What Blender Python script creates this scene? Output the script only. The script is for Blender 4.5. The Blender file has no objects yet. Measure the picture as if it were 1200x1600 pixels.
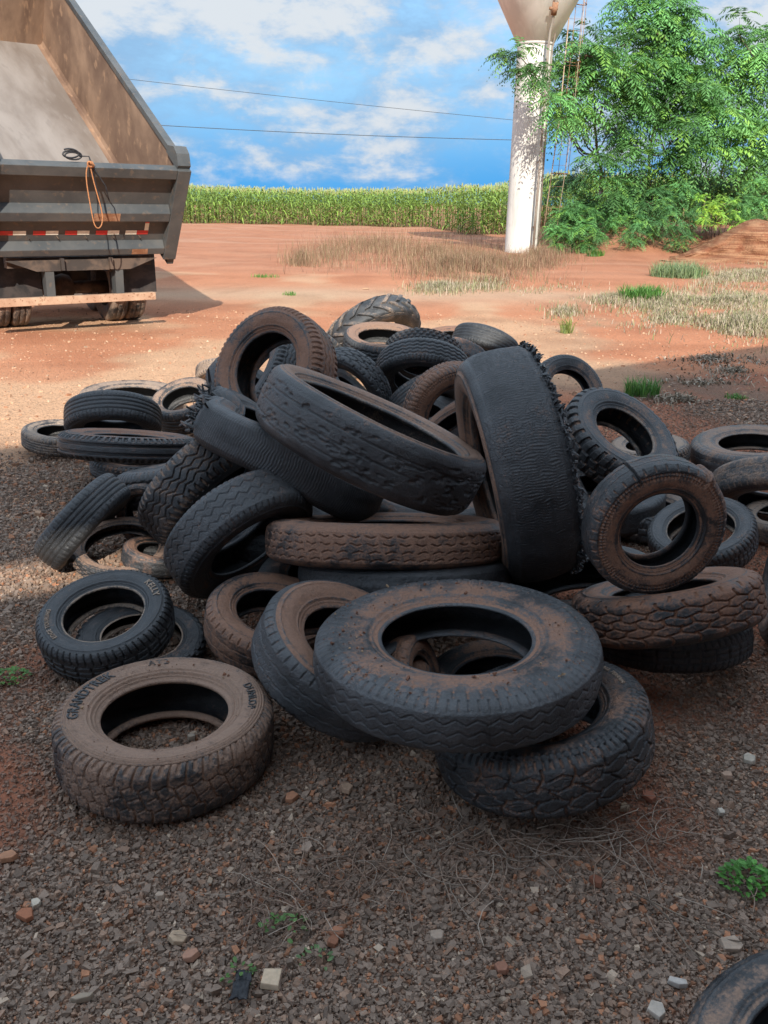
import bpy, math, random
import numpy as np
from mathutils import Matrix, Vector
S = bpy.context.scene
COL = S.collection
rad = math.radians
RNG = np.random.default_rng(7)
random.seed(7)

# ------------------------------------------------------------------ camera, world, sun, exposure
FPX, CAM_H, PITCH, ROLL = 1350.0, 1.75, rad(19.8), rad(1.0)
CR = np.array(Matrix.Rotation(math.pi/2 - PITCH, 3, 'X') @ Matrix.Rotation(ROLL, 3, 'Z'))
CC = np.array([0, 0, CAM_H])
cam = bpy.data.cameras.new('camera'); camo = bpy.data.objects.new('camera', cam); COL.objects.link(camo)
cam.sensor_fit = 'VERTICAL'; cam.sensor_height = 36; cam.lens = 36*FPX/1600
cam.clip_start = 0.05; cam.clip_end = 3000
camo.matrix_world = Matrix.Translation(CC) @ Matrix(CR.tolist()).to_4x4()
S.camera = camo

SUN_EL = rad(32.0); SUN_DIR = np.array([0.09, -1.0]); SUN_DIR /= np.linalg.norm(SUN_DIR)   # horizontal direction TO the sun
S.view_settings.view_transform = 'Standard'; S.view_settings.look = 'None'
S.view_settings.gamma = 1.0; S.view_settings.use_curve_mapping = False
S.view_settings.exposure = 1.1

def nd(nt, t, **kw):
    n = nt.nodes.new(t)
    for k, v in kw.items():
        if k == 'inp':
            for kk, vv in v.items():
                s = n.inputs[kk]
                if isinstance(vv, bpy.types.NodeSocket): nt.links.new(vv, s)
                else: s.default_value = vv
        else: setattr(n, k, v)
    return n
def mth(nt, op, a, b=0.0, c=None, clamp=False):
    i = {0: a, 1: b}
    if c is not None: i[2] = c
    return nd(nt, 'ShaderNodeMath', operation=op, use_clamp=clamp, inp=i).outputs[0]
def mixc(nt, f, a, b, mode='MIX'):
    n = nd(nt, 'ShaderNodeMix', data_type='RGBA', blend_type=mode, clamp_factor=True)
    for k, v in ((0, f), (6, a), (7, b)):
        if isinstance(v, bpy.types.NodeSocket): nt.links.new(v, n.inputs[k])
        else: n.inputs[k].default_value = (*v, 1) if isinstance(v, tuple) and len(v) == 3 else v
    return n.outputs[2]
def noise(nt, vec, scale, detail=3, rough=.55, dist=0.0, w=None):
    n = nd(nt, 'ShaderNodeTexNoise', noise_dimensions='4D' if w is not None else '3D')
    if vec is not None: nt.links.new(vec, n.inputs['Vector'])
    n.inputs['Scale'].default_value = scale; n.inputs['Detail'].default_value = detail
    n.inputs['Roughness'].default_value = rough; n.inputs['Distortion'].default_value = dist
    if w is not None: nt.links.new(w, n.inputs['W'])
    return n.outputs['Fac']
def sstep(nt, x, a, b):
    n = nd(nt, 'ShaderNodeMapRange', interpolation_type='SMOOTHSTEP')
    nt.links.new(x, n.inputs[0]); n.inputs[1].default_value = a; n.inputs[2].default_value = b
    return n.outputs[0]

world = bpy.data.worlds.new('World'); S.world = world; world.use_nodes = True
wt = world.node_tree; wt.nodes.clear()
sky = nd(wt, 'ShaderNodeTexSky', sky_type='NISHITA', sun_disc=False, sun_elevation=SUN_EL,
         sun_rotation=math.atan2(SUN_DIR[0], SUN_DIR[1]), air_density=1.0, dust_density=0.2, ozone_density=3.0, altitude=500)
bg1 = nd(wt, 'ShaderNodeBackground', inp={'Strength': 0.10})
tc = nd(wt, 'ShaderNodeTexCoord')
sep = nd(wt, 'ShaderNodeSeparateXYZ', inp={0: tc.outputs['Generated']})
dz = mth(wt, 'MAXIMUM', sep.outputs[2], 0.0)
cv = nd(wt, 'ShaderNodeMapping', inp={0: tc.outputs['Generated'], 'Location': (0.35, 0.0, 0.30), 'Scale': (1.0, 1.0, 2.1)}).outputs[0]
c1 = noise(wt, cv, 5.0, 9, .60, .10)
c2 = noise(wt, cv, 13.0, 7, .62, .15)
# deep blue rain cloud low over the field, white cumulus above it
low = sstep(wt, dz, 0.36, 0.02)
blue = mixc(wt, sstep(wt, dz, 0.0, 0.15), (0.42, 1.95, 4.1), (1.0, 2.5, 4.3))
skycol = mixc(wt, low, sky.outputs[0], blue)
wt.links.new(skycol, bg1.inputs['Color'])
hi = sstep(wt, dz, 0.01, 0.17)
cl = mth(wt, 'ADD', mth(wt, 'MULTIPLY', c1, .72), mth(wt, 'MULTIPLY', c2, .28))
cl = mth(wt, 'ADD', cl, mth(wt, 'MULTIPLY', mth(wt, 'SUBTRACT', hi, 1.0), .065))
cm = mth(wt, 'MULTIPLY', sstep(wt, cl, 0.36, 0.53), .88)
shade = sstep(wt, mth(wt, 'ADD', mth(wt, 'MULTIPLY', c2, .6), mth(wt, 'MULTIPLY', cl, .5)), 0.46, 0.64)
ccol = mixc(wt, shade, (0.36, 0.62, 0.95), (0.96, 0.98, 1.0))
hz_ = mth(wt, 'MULTIPLY', sstep(wt, noise(wt, cv, 2.2, 4, .5), .30, .62), mth(wt, 'MULTIPLY', sstep(wt, dz, 0.0, .14), .62))
bg1c = mixc(wt, hz_, skycol, (1.9, 3.5, 4.9)); wt.links.new(bg1c, bg1.inputs['Color'])
bg2 = nd(wt, 'ShaderNodeBackground', inp={'Color': ccol, 'Strength': mth(wt, 'ADD', .38, mth(wt, 'MULTIPLY', sstep(wt, dz, .25, .7), .45))})
mx = nd(wt, 'ShaderNodeMixShader', inp={0: cm, 1: bg1.outputs[0], 2: bg2.outputs[0]})
nd(wt, 'ShaderNodeOutputWorld', inp={0: mx.outputs[0]})

sl = bpy.data.lights.new('sun', 'SUN'); sl.energy = 3.2; sl.angle = rad(0.5); sl.color = (1.0, 0.94, 0.84)
so = bpy.data.objects.new('sun', sl); COL.objects.link(so); so.location = (0, -20, 30)
to_sun = np.array([SUN_DIR[0]*math.cos(SUN_EL), SUN_DIR[1]*math.cos(SUN_EL), math.sin(SUN_EL)])
so.rotation_euler = Vector(to_sun).to_track_quat('Z', 'Y').to_euler()

# ------------------------------------------------------------------ helpers
def at(u, v, z): return CC + CR @ (np.array([(u-600)/FPX, (800-v)/FPX, -1.0])*z)
def ground(u, v, h=0.0):
    d = CR @ np.array([(u-600)/FPX, (800-v)/FPX, -1.0]); return CC + d*((h-CAM_H)/d[2])
def vnoise(x, y, seed, per=None):
    """smooth value noise in 0..1; x periodic over `per` cells when given"""
    r = np.random.default_rng(seed); n = 64 if per is None else per
    T = r.random((n, 64))
    xi = np.floor(x).astype(int); yi = np.floor(y).astype(int)
    fx = x-xi; fy = y-yi; fx = fx*fx*(3-2*fx); fy = fy*fy*(3-2*fy)
    a = T[xi % n, yi % 64]; b = T[(xi+1) % n, yi % 64]; c = T[xi % n, (yi+1) % 64]; d = T[(xi+1) % n, (yi+1) % 64]
    return (a*(1-fx)+b*fx)*(1-fy)+(c*(1-fx)+d*fx)*fy
def fbm(x, y, seed, octv=4):
    o = 0; amp = .5; 
    for k in range(octv): o = o+amp*vnoise(x*2**k+17.3*k, y*2**k+9.1*k, seed+k); amp *= .5
    return o/(1-.5**octv)
def sm(a, b, x):
    t = np.clip((x-a)/(b-a), 0, 1); return t*t*(3-2*t)

def npmesh(name, V, F, mat, parent=None, smooth=True, attrs=None, colors=None, mats=None, midx=None):
    V = np.asarray(V, np.float32).reshape(-1, 3)
    Fs = F if isinstance(F, list) else [F]
    Fs = [np.asarray(f, np.int32) for f in Fs if len(f)]
    me = bpy.data.meshes.new(name)
    me.vertices.add(len(V)); me.vertices.foreach_set('co', V.ravel())
    li = np.concatenate([f.ravel() for f in Fs]); tot = np.concatenate([np.full(len(f), f.shape[1], np.int32) for f in Fs])
    st = np.concatenate([[0], np.cumsum(tot)[:-1]]).astype(np.int32)
    me.loops.add(len(li)); me.loops.foreach_set('vertex_index', li)
    me.polygons.add(len(tot)); me.polygons.foreach_set('loop_start', st)
    me.update(calc_edges=True)
    me.polygons.foreach_set('use_smooth', np.full(len(tot), smooth, bool))
    for m in (mats or [mat]): me.materials.append(m)
    if midx is not None: me.polygons.foreach_set('material_index', np.asarray(midx, np.int32))
    for k, a in (attrs or {}).items():
        at_ = me.attributes.new(k, 'FLOAT', 'POINT'); at_.data.foreach_set('value', np.asarray(a, np.float32).ravel())
    if colors is not None:
        at_ = me.attributes.new('col', 'FLOAT_COLOR', 'POINT')
        c = np.ones((len(V), 4), np.float32); c[:, :3] = colors; at_.data.foreach_set('color', c.ravel())
    me.validate()
    o = bpy.data.objects.new(name, me); COL.objects.link(o)
    if parent is not None: o.parent = parent
    return o
def tag(o, label=None, cat=None, group=None, kind=None):
    for k, v in (('label', label), ('category', cat), ('group', group), ('kind', kind)):
        if v: o[k] = v
    return o
def empty(name, loc=(0, 0, 0), rot=None, label=None, cat=None, group=None):
    o = bpy.data.objects.new(name, None); COL.objects.link(o); o.empty_display_size = .1
    o.location = loc
    if rot is not None: o.rotation_euler = rot
    return tag(o, label, cat, group)
def catmull(P, n):
    P = np.asarray(P, float); m = len(P); Q = np.vstack([2*P[0]-P[1], P, 2*P[-1]-P[-2]]); out = []
    for s in np.linspace(0, m-1-1e-6, n):
        i = int(s); f = s-i; p0, p1, p2, p3 = Q[i:i+4]
        out.append(.5*((2*p1)+(-p0+p2)*f+(2*p0-5*p1+4*p2-p3)*f*f+(-p0+3*p1-3*p2+p3)*f**3))
    return np.array(out)
class MB:
    """collects verts and faces; build() links them as one mesh object"""
    def __init__(s, xf=None): s.V = []; s.Q = []; s.n = 0; s.xf = xf; s.mi = []
    def add(s, V, faces, mi=0):
        V = [s.xf(np.asarray(p, float)) if s.xf else p for p in V]
        s.V += [tuple(p) for p in V]
        for f in faces: s.Q.append(tuple(i+s.n for i in f)); s.mi.append(mi)
        s.n += len(V)
    def box(s, a, b, mi=0, bev=0.0):
        x0, y0, z0 = a; x1, y1, z1 = b
        s.add([(x0,y0,z0),(x1,y0,z0),(x1,y1,z0),(x0,y1,z0),(x0,y0,z1),(x1,y0,z1),(x1,y1,z1),(x0,y1,z1)],
              [(0,3,2,1),(4,5,6,7),(0,1,5,4),(1,2,6,5),(2,3,7,6),(3,0,4,7)], mi)
    def prism(s, poly, f, mi=0):
        """poly: list of 2-D points; f(p, side) -> 3-D for side 0/1"""
        n = len(poly)
        s.add([f(p, 0) for p in poly]+[f(p, 1) for p in poly],
              [tuple(range(n))[::-1], tuple(range(n, 2*n))]+[(i, (i+1) % n, n+(i+1) % n, n+i) for i in range(n)], mi)
    def tube(s, pts, r, k=8, mi=0, caps=True):
        pts = np.asarray(pts, float); n = len(pts); rr = np.broadcast_to(r, n)
        V = []
        prev = None
        for i in range(n):
            t = pts[min(i+1, n-1)]-pts[max(i-1, 0)]; t /= np.linalg.norm(t)+1e-9
            a = np.cross(t, [0, 0, 1]) if prev is None else prev - t*np.dot(prev, t)
            if np.linalg.norm(a) < 1e-3: a = np.cross(t, [1, 0, 0])
            a /= np.linalg.norm(a); prev = a; b = np.cross(t, a)
            for j in range(k):
                q = 2*math.pi*j/k; V.append(pts[i]+rr[i]*(a*math.cos(q)+b*math.sin(q)))
        Fc = [(i*k+j, i*k+(j+1) % k, (i+1)*k+(j+1) % k, (i+1)*k+j) for i in range(n-1) for j in range(k)]
        if caps: Fc += [tuple(range(k))[::-1], tuple(range((n-1)*k, n*k))]
        s.add(V, Fc, mi)
    def lathe(s, prof, k=32, mi=0, c=(0, 0, 0), axis='z'):
        V = []
        for r, z in prof:
            for j in range(k):
                q = 2*math.pi*j/k
                V.append((c[0]+r*math.cos(q), c[1]+r*math.sin(q), c[2]+z) if axis == 'z' else (c[0]+z, c[1]+r*math.cos(q), c[2]+r*math.sin(q)))
        n = len(prof)
        s.add(V, [(i*k+j, i*k+(j+1) % k, (i+1)*k+(j+1) % k, (i+1)*k+j) for i in range(n-1) for j in range(k)], mi)
    def build(s, name, mat, parent=None, smooth=False, mats=None, bevel=0.0):
        me = bpy.data.meshes.new(name); me.from_pydata(s.V, [], s.Q); me.update()
        for m in (mats or [mat]): me.materials.append(m)
        me.polygons.foreach_set('material_index', np.asarray(s.mi, np.int32))
        me.polygons.foreach_set('use_smooth', np.full(len(s.Q), smooth, bool))
        o = bpy.data.objects.new(name, me); COL.objects.link(o)
        if parent is not None: o.parent = parent
        if bevel:
            b = o.modifiers.new('bevel', 'BEVEL'); b.width = bevel; b.segments = 2; b.limit_method = 'ANGLE'
        return o

# ------------------------------------------------------------------ materials
def newmat(name):
    m = bpy.data.materials.new(name); m.use_nodes = True; nt = m.node_tree; nt.nodes.clear()
    p = nd(nt, 'ShaderNodeBsdfPrincipled'); nd(nt, 'ShaderNodeOutputMaterial', inp={0: p.outputs[0]})
    return m, nt, p
def bump(nt, p, h, strength, dist):
    b = nd(nt, 'ShaderNodeBump', inp={'Height': h, 'Strength': strength, 'Distance': dist}); nt.links.new(b.outputs[0], p.inputs['Normal'])

def mat_rubber():
    m, nt, p = newmat('rubber')
    oc = nd(nt, 'ShaderNodeTexCoord').outputs['Object']
    rnd = mth(nt, 'MULTIPLY', nd(nt, 'ShaderNodeAttribute', attribute_type='OBJECT', attribute_name='seed').outputs['Fac'], 7.13)
    dust = nd(nt, 'ShaderNodeAttribute', attribute_type='OBJECT', attribute_name='dust').outputs['Fac']
    tone = nd(nt, 'ShaderNodeAttribute', attribute_type='OBJECT', attribute_name='tone').outputs['Fac']
    grey = nd(nt, 'ShaderNodeAttribute', attribute_type='OBJECT', attribute_name='grey').outputs['Fac']
    grv = nd(nt, 'ShaderNodeAttribute', attribute_name='groove').outputs['Fac']
    n1 = noise(nt, oc, 4.5, 4, .6, .4, rnd); n2 = noise(nt, oc, 22, 5, .65, .3, rnd); n3 = noise(nt, oc, 130, 3, .6, 0, rnd)
    nf = noise(nt, oc, 420, 2, .6, 0, rnd)
    gz = nd(nt, 'ShaderNodeSeparateXYZ', inp={0: nd(nt, 'ShaderNodeNewGeometry').outputs['Normal']}).outputs[2]
    d = mth(nt, 'ADD', dust, mth(nt, 'MULTIPLY', mth(nt, 'SUBTRACT', n1, .5), 1.5))
    d = mth(nt, 'ADD', d, mth(nt, 'MULTIPLY', mth(nt, 'SUBTRACT', n2, .5), .95))
    d = mth(nt, 'ADD', d, mth(nt, 'MULTIPLY', mth(nt, 'SUBTRACT', n3, .5), .75))
    nm = noise(nt, oc, 60, 5, .7, .6, rnd); d = mth(nt, 'ADD', d, mth(nt, 'MULTIPLY', mth(nt, 'SUBTRACT', nm, .5), .7))
    d = mth(nt, 'ADD', d, mth(nt, 'MULTIPLY', gz, .14))
    d = mth(nt, 'ADD', d, mth(nt, 'MULTIPLY', grv, mth(nt, 'ADD', .20, mth(nt, 'MULTIPLY', dust, .45))))
    dm = mth(nt, 'MULTIPLY', sstep(nt, d, .34, .80), mth(nt, 'ADD', .62, mth(nt, 'MULTIPLY', nm, .46)))
    b0 = mixc(nt, sstep(nt, n2, .35, .7), (.0065, .007, .008), (.022, .0225, .025))
    b0 = mixc(nt, mth(nt, 'MULTIPLY', grey, sstep(nt, n1, .3, .6)), b0, (.062, .063, .066))
    b0 = mixc(nt, sstep(nt, nf, .62, .75), b0, (.07, .068, .066))
    warm = mixc(nt, n3, (.165, .068, .034), (.33, .155, .085))
    pale = mixc(nt, n3, (.27, .185, .130), (.43, .32, .235))
    dc = mixc(nt, tone, warm, pale)
    dc = mixc(nt, mth(nt, 'MULTIPLY', sstep(nt, n2, .55, .75), .6), dc, (.085, .05, .036))
    nt.links.new(mixc(nt, dm, b0, dc), p.inputs['Base Color'])
    nt.links.new(mth(nt, 'ADD', mth(nt, 'MULTIPLY', dm, .38), mth(nt, 'ADD', .27, mth(nt, 'MULTIPLY', n2, .30))), p.inputs['Roughness'])
    p.inputs['Specular IOR Level'].default_value = .65
    h = mth(nt, 'ADD', mth(nt, 'MULTIPLY', n3, .7), mth(nt, 'ADD', mth(nt, 'MULTIPLY', nf, .6), mth(nt, 'MULTIPLY', n2, .35)))
    ck = nd(nt, 'ShaderNodeTexVoronoi', feature='DISTANCE_TO_EDGE', inp={'Vector': oc, 'Scale': 46.0}).outputs['Distance']
    h = mth(nt, 'ADD', h, mth(nt, 'MULTIPLY', sstep(nt, ck, 0.0, .06), mth(nt, 'MULTIPLY', sstep(nt, n1, .50, .62), .55)))
    h = mth(nt, 'ADD', h, mth(nt, 'MULTIPLY', nm, .7))
    bump(nt, p, h, .8, .005)
    return m
def mat_vcol(name, rough=.8, spread=0.25, scale=60, bmp=0.0, transl=0.0, spec=.3):
    m, nt, p = newmat(name)
    c = nd(nt, 'ShaderNodeAttribute', attribute_name='col').outputs['Color']
    oc = nd(nt, 'ShaderNodeTexCoord').outputs['Object']
    n = noise(nt, oc, scale, 4)
    k = mth(nt, 'ADD', 1-spread, mth(nt, 'MULTIPLY', n, 2*spread))
    cc = mixc(nt, 1.0, c, nd(nt, 'ShaderNodeCombineXYZ', inp={0: k, 1: k, 2: k}).outputs[0], 'MULTIPLY')
    nt.links.new(cc, p.inputs['Base Color']); p.inputs['Roughness'].default_value = rough
    p.inputs['Specular IOR Level'].default_value = spec
    if bmp: bump(nt, p, n, .6, bmp)
    if transl:
        out = [x for x in nt.nodes if x.type == 'OUTPUT_MATERIAL'][0]
        t = nd(nt, 'ShaderNodeBsdfTranslucent', inp={0: cc})
        mxs = nd(nt, 'ShaderNodeMixShader', inp={0: transl, 1: p.outputs[0], 2: t.outputs[0]})
        nt.links.new(mxs.outputs[0], out.inputs[0])
    return m
def mat_mottle(name, a, b, scale=8, rough=.7, metal=0.0, c=None, lo=.4, hi=.6, bmp=.002, streak=None, spec=.4):
    m, nt, p = newmat(name)
    oc = nd(nt, 'ShaderNodeTexCoord').outputs['Object']
    if streak: oc = nd(nt, 'ShaderNodeMapping', inp={0: oc, 'Scale': streak}).outputs[0]
    n = noise(nt, oc, scale, 6, .62, .4); n2 = noise(nt, oc, scale*6, 4)
    col = mixc(nt, sstep(nt, n, lo, hi), a, b)
    if c: col = mixc(nt, sstep(nt, n2, .56, .70), col, c)
    nt.links.new(col, p.inputs['Base Color'])
    nt.links.new(mth(nt, 'ADD', rough-.12, mth(nt, 'MULTIPLY', n2, .24)), p.inputs['Roughness'])
    p.inputs['Metallic'].default_value = metal; p.inputs['Specular IOR Level'].default_value = spec
    if bmp: bump(nt, p, mth(nt, 'ADD', n, n2), .5, bmp)
    return m
def mat_ground():
    m, nt, p = newmat('ground_soil')
    c = nd(nt, 'ShaderNodeAttribute', attribute_name='col').outputs['Color']
    oc = nd(nt, 'ShaderNodeTexCoord').outputs['Object']
    n1 = noise(nt, oc, 1.2, 6, .65); n2 = noise(nt, oc, 14, 6, .7); n3 = noise(nt, oc, 75, 4, .7)
    vo = nd(nt, 'ShaderNodeTexVoronoi', inp={'Vector': oc, 'Scale': 42.0})
    peb = sstep(nt, vo.outputs['Distance'], .55, .1)
    vc = nd(nt, 'ShaderNodeSeparateColor', inp={0: vo.outputs['Color']}).outputs[0]
    k = mth(nt, 'ADD', .48, mth(nt, 'ADD', mth(nt, 'MULTIPLY', n2, .42), mth(nt, 'ADD', mth(nt, 'MULTIPLY', n3, .42), mth(nt, 'MULTIPLY', n1, .26))))
    cc = mixc(nt, 1.0, c, nd(nt, 'ShaderNodeCombineXYZ', inp={0: k, 1: k, 2: k}).outputs[0], 'MULTIPLY')
    cc = mixc(nt, mth(nt, 'MULTIPLY', sstep(nt, vc, .55, .95), mth(nt, 'MULTIPLY', peb, .55)), cc, (.36, .27, .20))
    cc = mixc(nt, mth(nt, 'MULTIPLY', sstep(nt, vc, .40, .05), mth(nt, 'MULTIPLY', peb, .5)), cc, (.10, .07, .055))
    nt.links.new(cc, p.inputs['Base Color']); p.inputs['Roughness'].default_value = .95; p.inputs['Specular IOR Level'].default_value = .15
    h = mth(nt, 'ADD', mth(nt, 'MULTIPLY', peb, .7), mth(nt, 'ADD', n2, mth(nt, 'MULTIPLY', n3, .5)))
    bump(nt, p, h, .8, .018)
    return m
M_RUB = mat_rubber()
M_GROUND = mat_ground()
M_STONE = mat_vcol('crushed_stone', .85, .35, 180, .002)
M_CHIP = mat_vcol('chip', .85, .3, 90, .001)
M_LEAF = mat_vcol('leaf', .5, .2, 3, 0, .28, .4)
M_CORN = mat_vcol('corn_leaf', .5, .2, 2, 0, .25, .4)
M_DRY = mat_vcol('dry_stalk', .9, .25, 8, 0, .15, .2)
M_BARK = mat_mottle('bark', (.10, .07, .05), (.20, .15, .11), 6, .9, streak=(3, 3, .6))
M_PAINTW = mat_mottle('white_paint', (.66, .635, .58), (.47, .45, .41), 1.6, .65, c=(.52, .49, .44), lo=.42, hi=.75, bmp=.003, streak=(1.6, 1.6, .28))
M_PIPE = mat_mottle('weathered_pipe', (.34, .30, .25), (.26, .21, .17), 3, .6)
M_CONE = mat_mottle('cone_paint_lifted', (.84, .82, .76), (.72, .70, .64), 1.2, .6, bmp=.002, streak=(1.5, 1.5, .4))  # tower paint lightened to offset the shade under the flared cone
M_POLE = mat_mottle('bleached_pole', (.50, .40, .30), (.36, .24, .16), 3, .85)
M_RUST = mat_mottle('rust', (.22, .10, .05), (.36, .20, .12), 6, .85)
M_TRUCK = mat_mottle('grey_truck_paint', (.050, .055, .058), (.095, .095, .092), 2.2, .48, c=(.11, .09, .075), lo=.3, hi=.75, bmp=.001)
M_BEDIN = mat_mottle('scoured_steel', (.15, .12, .10), (.27, .235, .21), 1.6, .55, c=(.21, .18, .16), lo=.3, hi=.7, streak=(1, .3, .3))
M_BEDSIDE = mat_mottle('rusty_dusty_steel', (.13, .075, .050), (.34, .215, .14), 2.2, .8, c=(.30, .18, .11), lo=.3, hi=.75, streak=(1, .35, .35))
M_CHASSIS = mat_mottle('dirty_chassis', (.045, .035, .03), (.11, .075, .055), 4, .8)
M_FLAP = mat_mottle('black_flap', (.02, .018, .018), (.05, .04, .036), 4, .75)
M_BEAM = mat_mottle('worn_orange_beam', (.38, .22, .14), (.50, .33, .22), 5, .75, c=(.22, .10, .05), lo=.3, hi=.7)
M_RED = mat_mottle('red_tape', (.55, .03, .03), (.45, .05, .04), 10, .4)
M_WHT = mat_mottle('white_tape', (.75, .72, .62), (.62, .58, .48), 10, .4)
M_ROPE = mat_mottle('orange_rope', (.46, .19, .075), (.34, .15, .07), 60, .9)
M_BLACK = mat_mottle('black_plastic', (.015, .015, .018), (.03, .03, .033), 30, .5)
M_WIRE = mat_mottle('wire', (.04, .045, .05), (.06, .065, .07), 3, .6)
M_ROOF = mat_mottle('roof_sheet', (.30, .30, .31), (.38, .37, .36), 3, .6)

# ------------------------------------------------------------------ ground
def hz(x, y):
    far = sm(7, 30, y)
    h = -.02*sm(9, 12, y)*np.exp(-((np.mod(y+.25*x, 1.9)-.9)/.16)**2)*sm(24, 18, y)*vnoise(x*.3+50, y*.3+50, 71)+(.010+.05*far)*(np.sin(x*1.3+.4*y)*np.sin(y*.9+1.3)+.5*np.sin(x*.37-y*.21))*.6
    h = h*sm(1.0, 9, np.hypot(x, y-3.5))
    h = h+.9*np.exp(-(((x-9.0)/1.6)**2+((y-35.5)/2.2)**2))+.8*sm(35, 44, y)*sm(6.5, 10, x)
    return h
nx = 361
xs = 2.2*np.sinh(np.linspace(-5.6, 5.6, nx))
tt = np.linspace(0, 1, 420); ys = -40*(1-np.clip(tt/.06, 0, 1))+(np.clip((tt-.06)/.94, 0, 1))*0
ys = np.concatenate([np.linspace(-60, .6, 14, endpoint=False), .6+1.6*np.sinh(np.linspace(0, 6.6, 420))])
GX, GY = np.meshgrid(xs, ys, indexing='ij')
GZ = hz(GX, GY)
def soil_mask(x, y, n, n2): return sm(.46, .58, n+.20*sm(.05, .9, x)*sm(2.7, 2.0, y)+.22*sm(2.0, 4.2, x)+.20*sm(-.8, -1.4, x)*sm(4.2, 2.4, y)+.22*(n2-.5)-.03)
def lerp(a, b, t): return a+(np.asarray(b)-a)*t[..., None]
def ground_col(x, y):
    n = fbm(x*.55+31, y*.55+11, 3); n2 = fbm(x*2.3+3, y*2.3+7, 21); n3 = fbm(x*.16+5, y*.10+9, 33)
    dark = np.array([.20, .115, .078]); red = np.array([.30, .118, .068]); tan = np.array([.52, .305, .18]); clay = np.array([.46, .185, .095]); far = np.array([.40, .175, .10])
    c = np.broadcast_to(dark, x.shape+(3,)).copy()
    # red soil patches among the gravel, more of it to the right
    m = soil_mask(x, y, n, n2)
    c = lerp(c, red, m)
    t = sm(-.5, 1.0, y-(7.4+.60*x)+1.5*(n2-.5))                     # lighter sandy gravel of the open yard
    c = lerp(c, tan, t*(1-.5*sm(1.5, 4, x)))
    c = lerp(c, clay, sm(.47, .63, n+.25*sm(9, 16, y)-.04)*sm(6, 10, y)*.9)
    tr = np.exp(-((y-17.6-.12*x+1.2*(n3-.5))/1.6)**2)                  # pale wheel track across the yard
    c = lerp(c, np.array([.47, .32, .21]), tr*.75)
    c = lerp(c, far, sm(18, 28, y)*.85)
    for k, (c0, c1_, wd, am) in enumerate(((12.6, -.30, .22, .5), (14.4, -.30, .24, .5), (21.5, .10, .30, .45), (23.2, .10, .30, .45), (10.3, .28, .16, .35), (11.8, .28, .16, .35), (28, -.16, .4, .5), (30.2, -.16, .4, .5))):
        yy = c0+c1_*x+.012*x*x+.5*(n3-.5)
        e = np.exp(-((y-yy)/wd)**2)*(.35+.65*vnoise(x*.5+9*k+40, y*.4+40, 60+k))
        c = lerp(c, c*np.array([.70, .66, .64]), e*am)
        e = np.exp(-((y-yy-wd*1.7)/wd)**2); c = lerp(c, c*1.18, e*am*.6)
    cl = sm(.5, .72, fbm(x*1.3+60, y*1.0+60, 91))*sm(7, 10, y); c = lerp(c, c*np.array([.76, .70, .68]), cl*.55)
    st = sm(.52, .66, fbm(x*.07+3, y*.5+2, 55))*sm(20, 30, y)
    c = lerp(c, np.array([.44, .235, .15]), st*.7)
    return c
gi = np.arange(nx*len(ys)).reshape(nx, len(ys))
GF = np.stack([gi[:-1, :-1], gi[1:, :-1], gi[1:, 1:], gi[:-1, 1:]], -1).reshape(-1, 4)
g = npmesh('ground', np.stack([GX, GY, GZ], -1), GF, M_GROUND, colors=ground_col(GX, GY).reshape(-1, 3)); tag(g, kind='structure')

# crushed gravel: angular stones, one mesh
def stones(name, P, size, cols, seed, flat=.62):
    r = np.random.default_rng(seed); n = len(P)
    base = np.array([(-1,-1,-1),(1,-1,-1),(1,1,-1),(-1,1,-1),(-1,-1,1),(1,-1,1),(1,1,1),(-1,1,1)], float)*.5
    V = base[None]*(1+r.uniform(-.55, .30, (n, 8, 3)))
    V[:, 4:, :2] *= r.uniform(.45, .95, (n, 1, 1))
    V *= np.stack([r.uniform(.8, 1.35, n), r.uniform(.6, 1.0, n), r.uniform(.45, .8, n)*flat/.62], -1)[:, None]
    a = r.uniform(0, 2*np.pi, n); tx = r.normal(0, .35, n); ty = r.normal(0, .35, n)
    ca, sa = np.cos(a), np.sin(a)
    x = V[..., 0]*ca[:, None]-V[..., 1]*sa[:, None]; y = V[..., 0]*sa[:, None]+V[..., 1]*ca[:, None]; z = V[..., 2]
    z = z+x*tx[:, None]*.6+y*ty[:, None]*.6
    V = np.stack([x, y, z], -1)*size[:, None, None]+P[:, None]
    f = np.array([(0,3,2,1),(4,5,6,7),(0,1,5,4),(1,2,6,5),(2,3,7,6),(3,0,4,7)])
    F = (f[None]+8*np.arange(n)[:, None, None]).reshape(-1, 4)
    o = npmesh(name, V, F, M_STONE, smooth=False, colors=np.repeat(cols, 8, 0))
    return o
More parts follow.
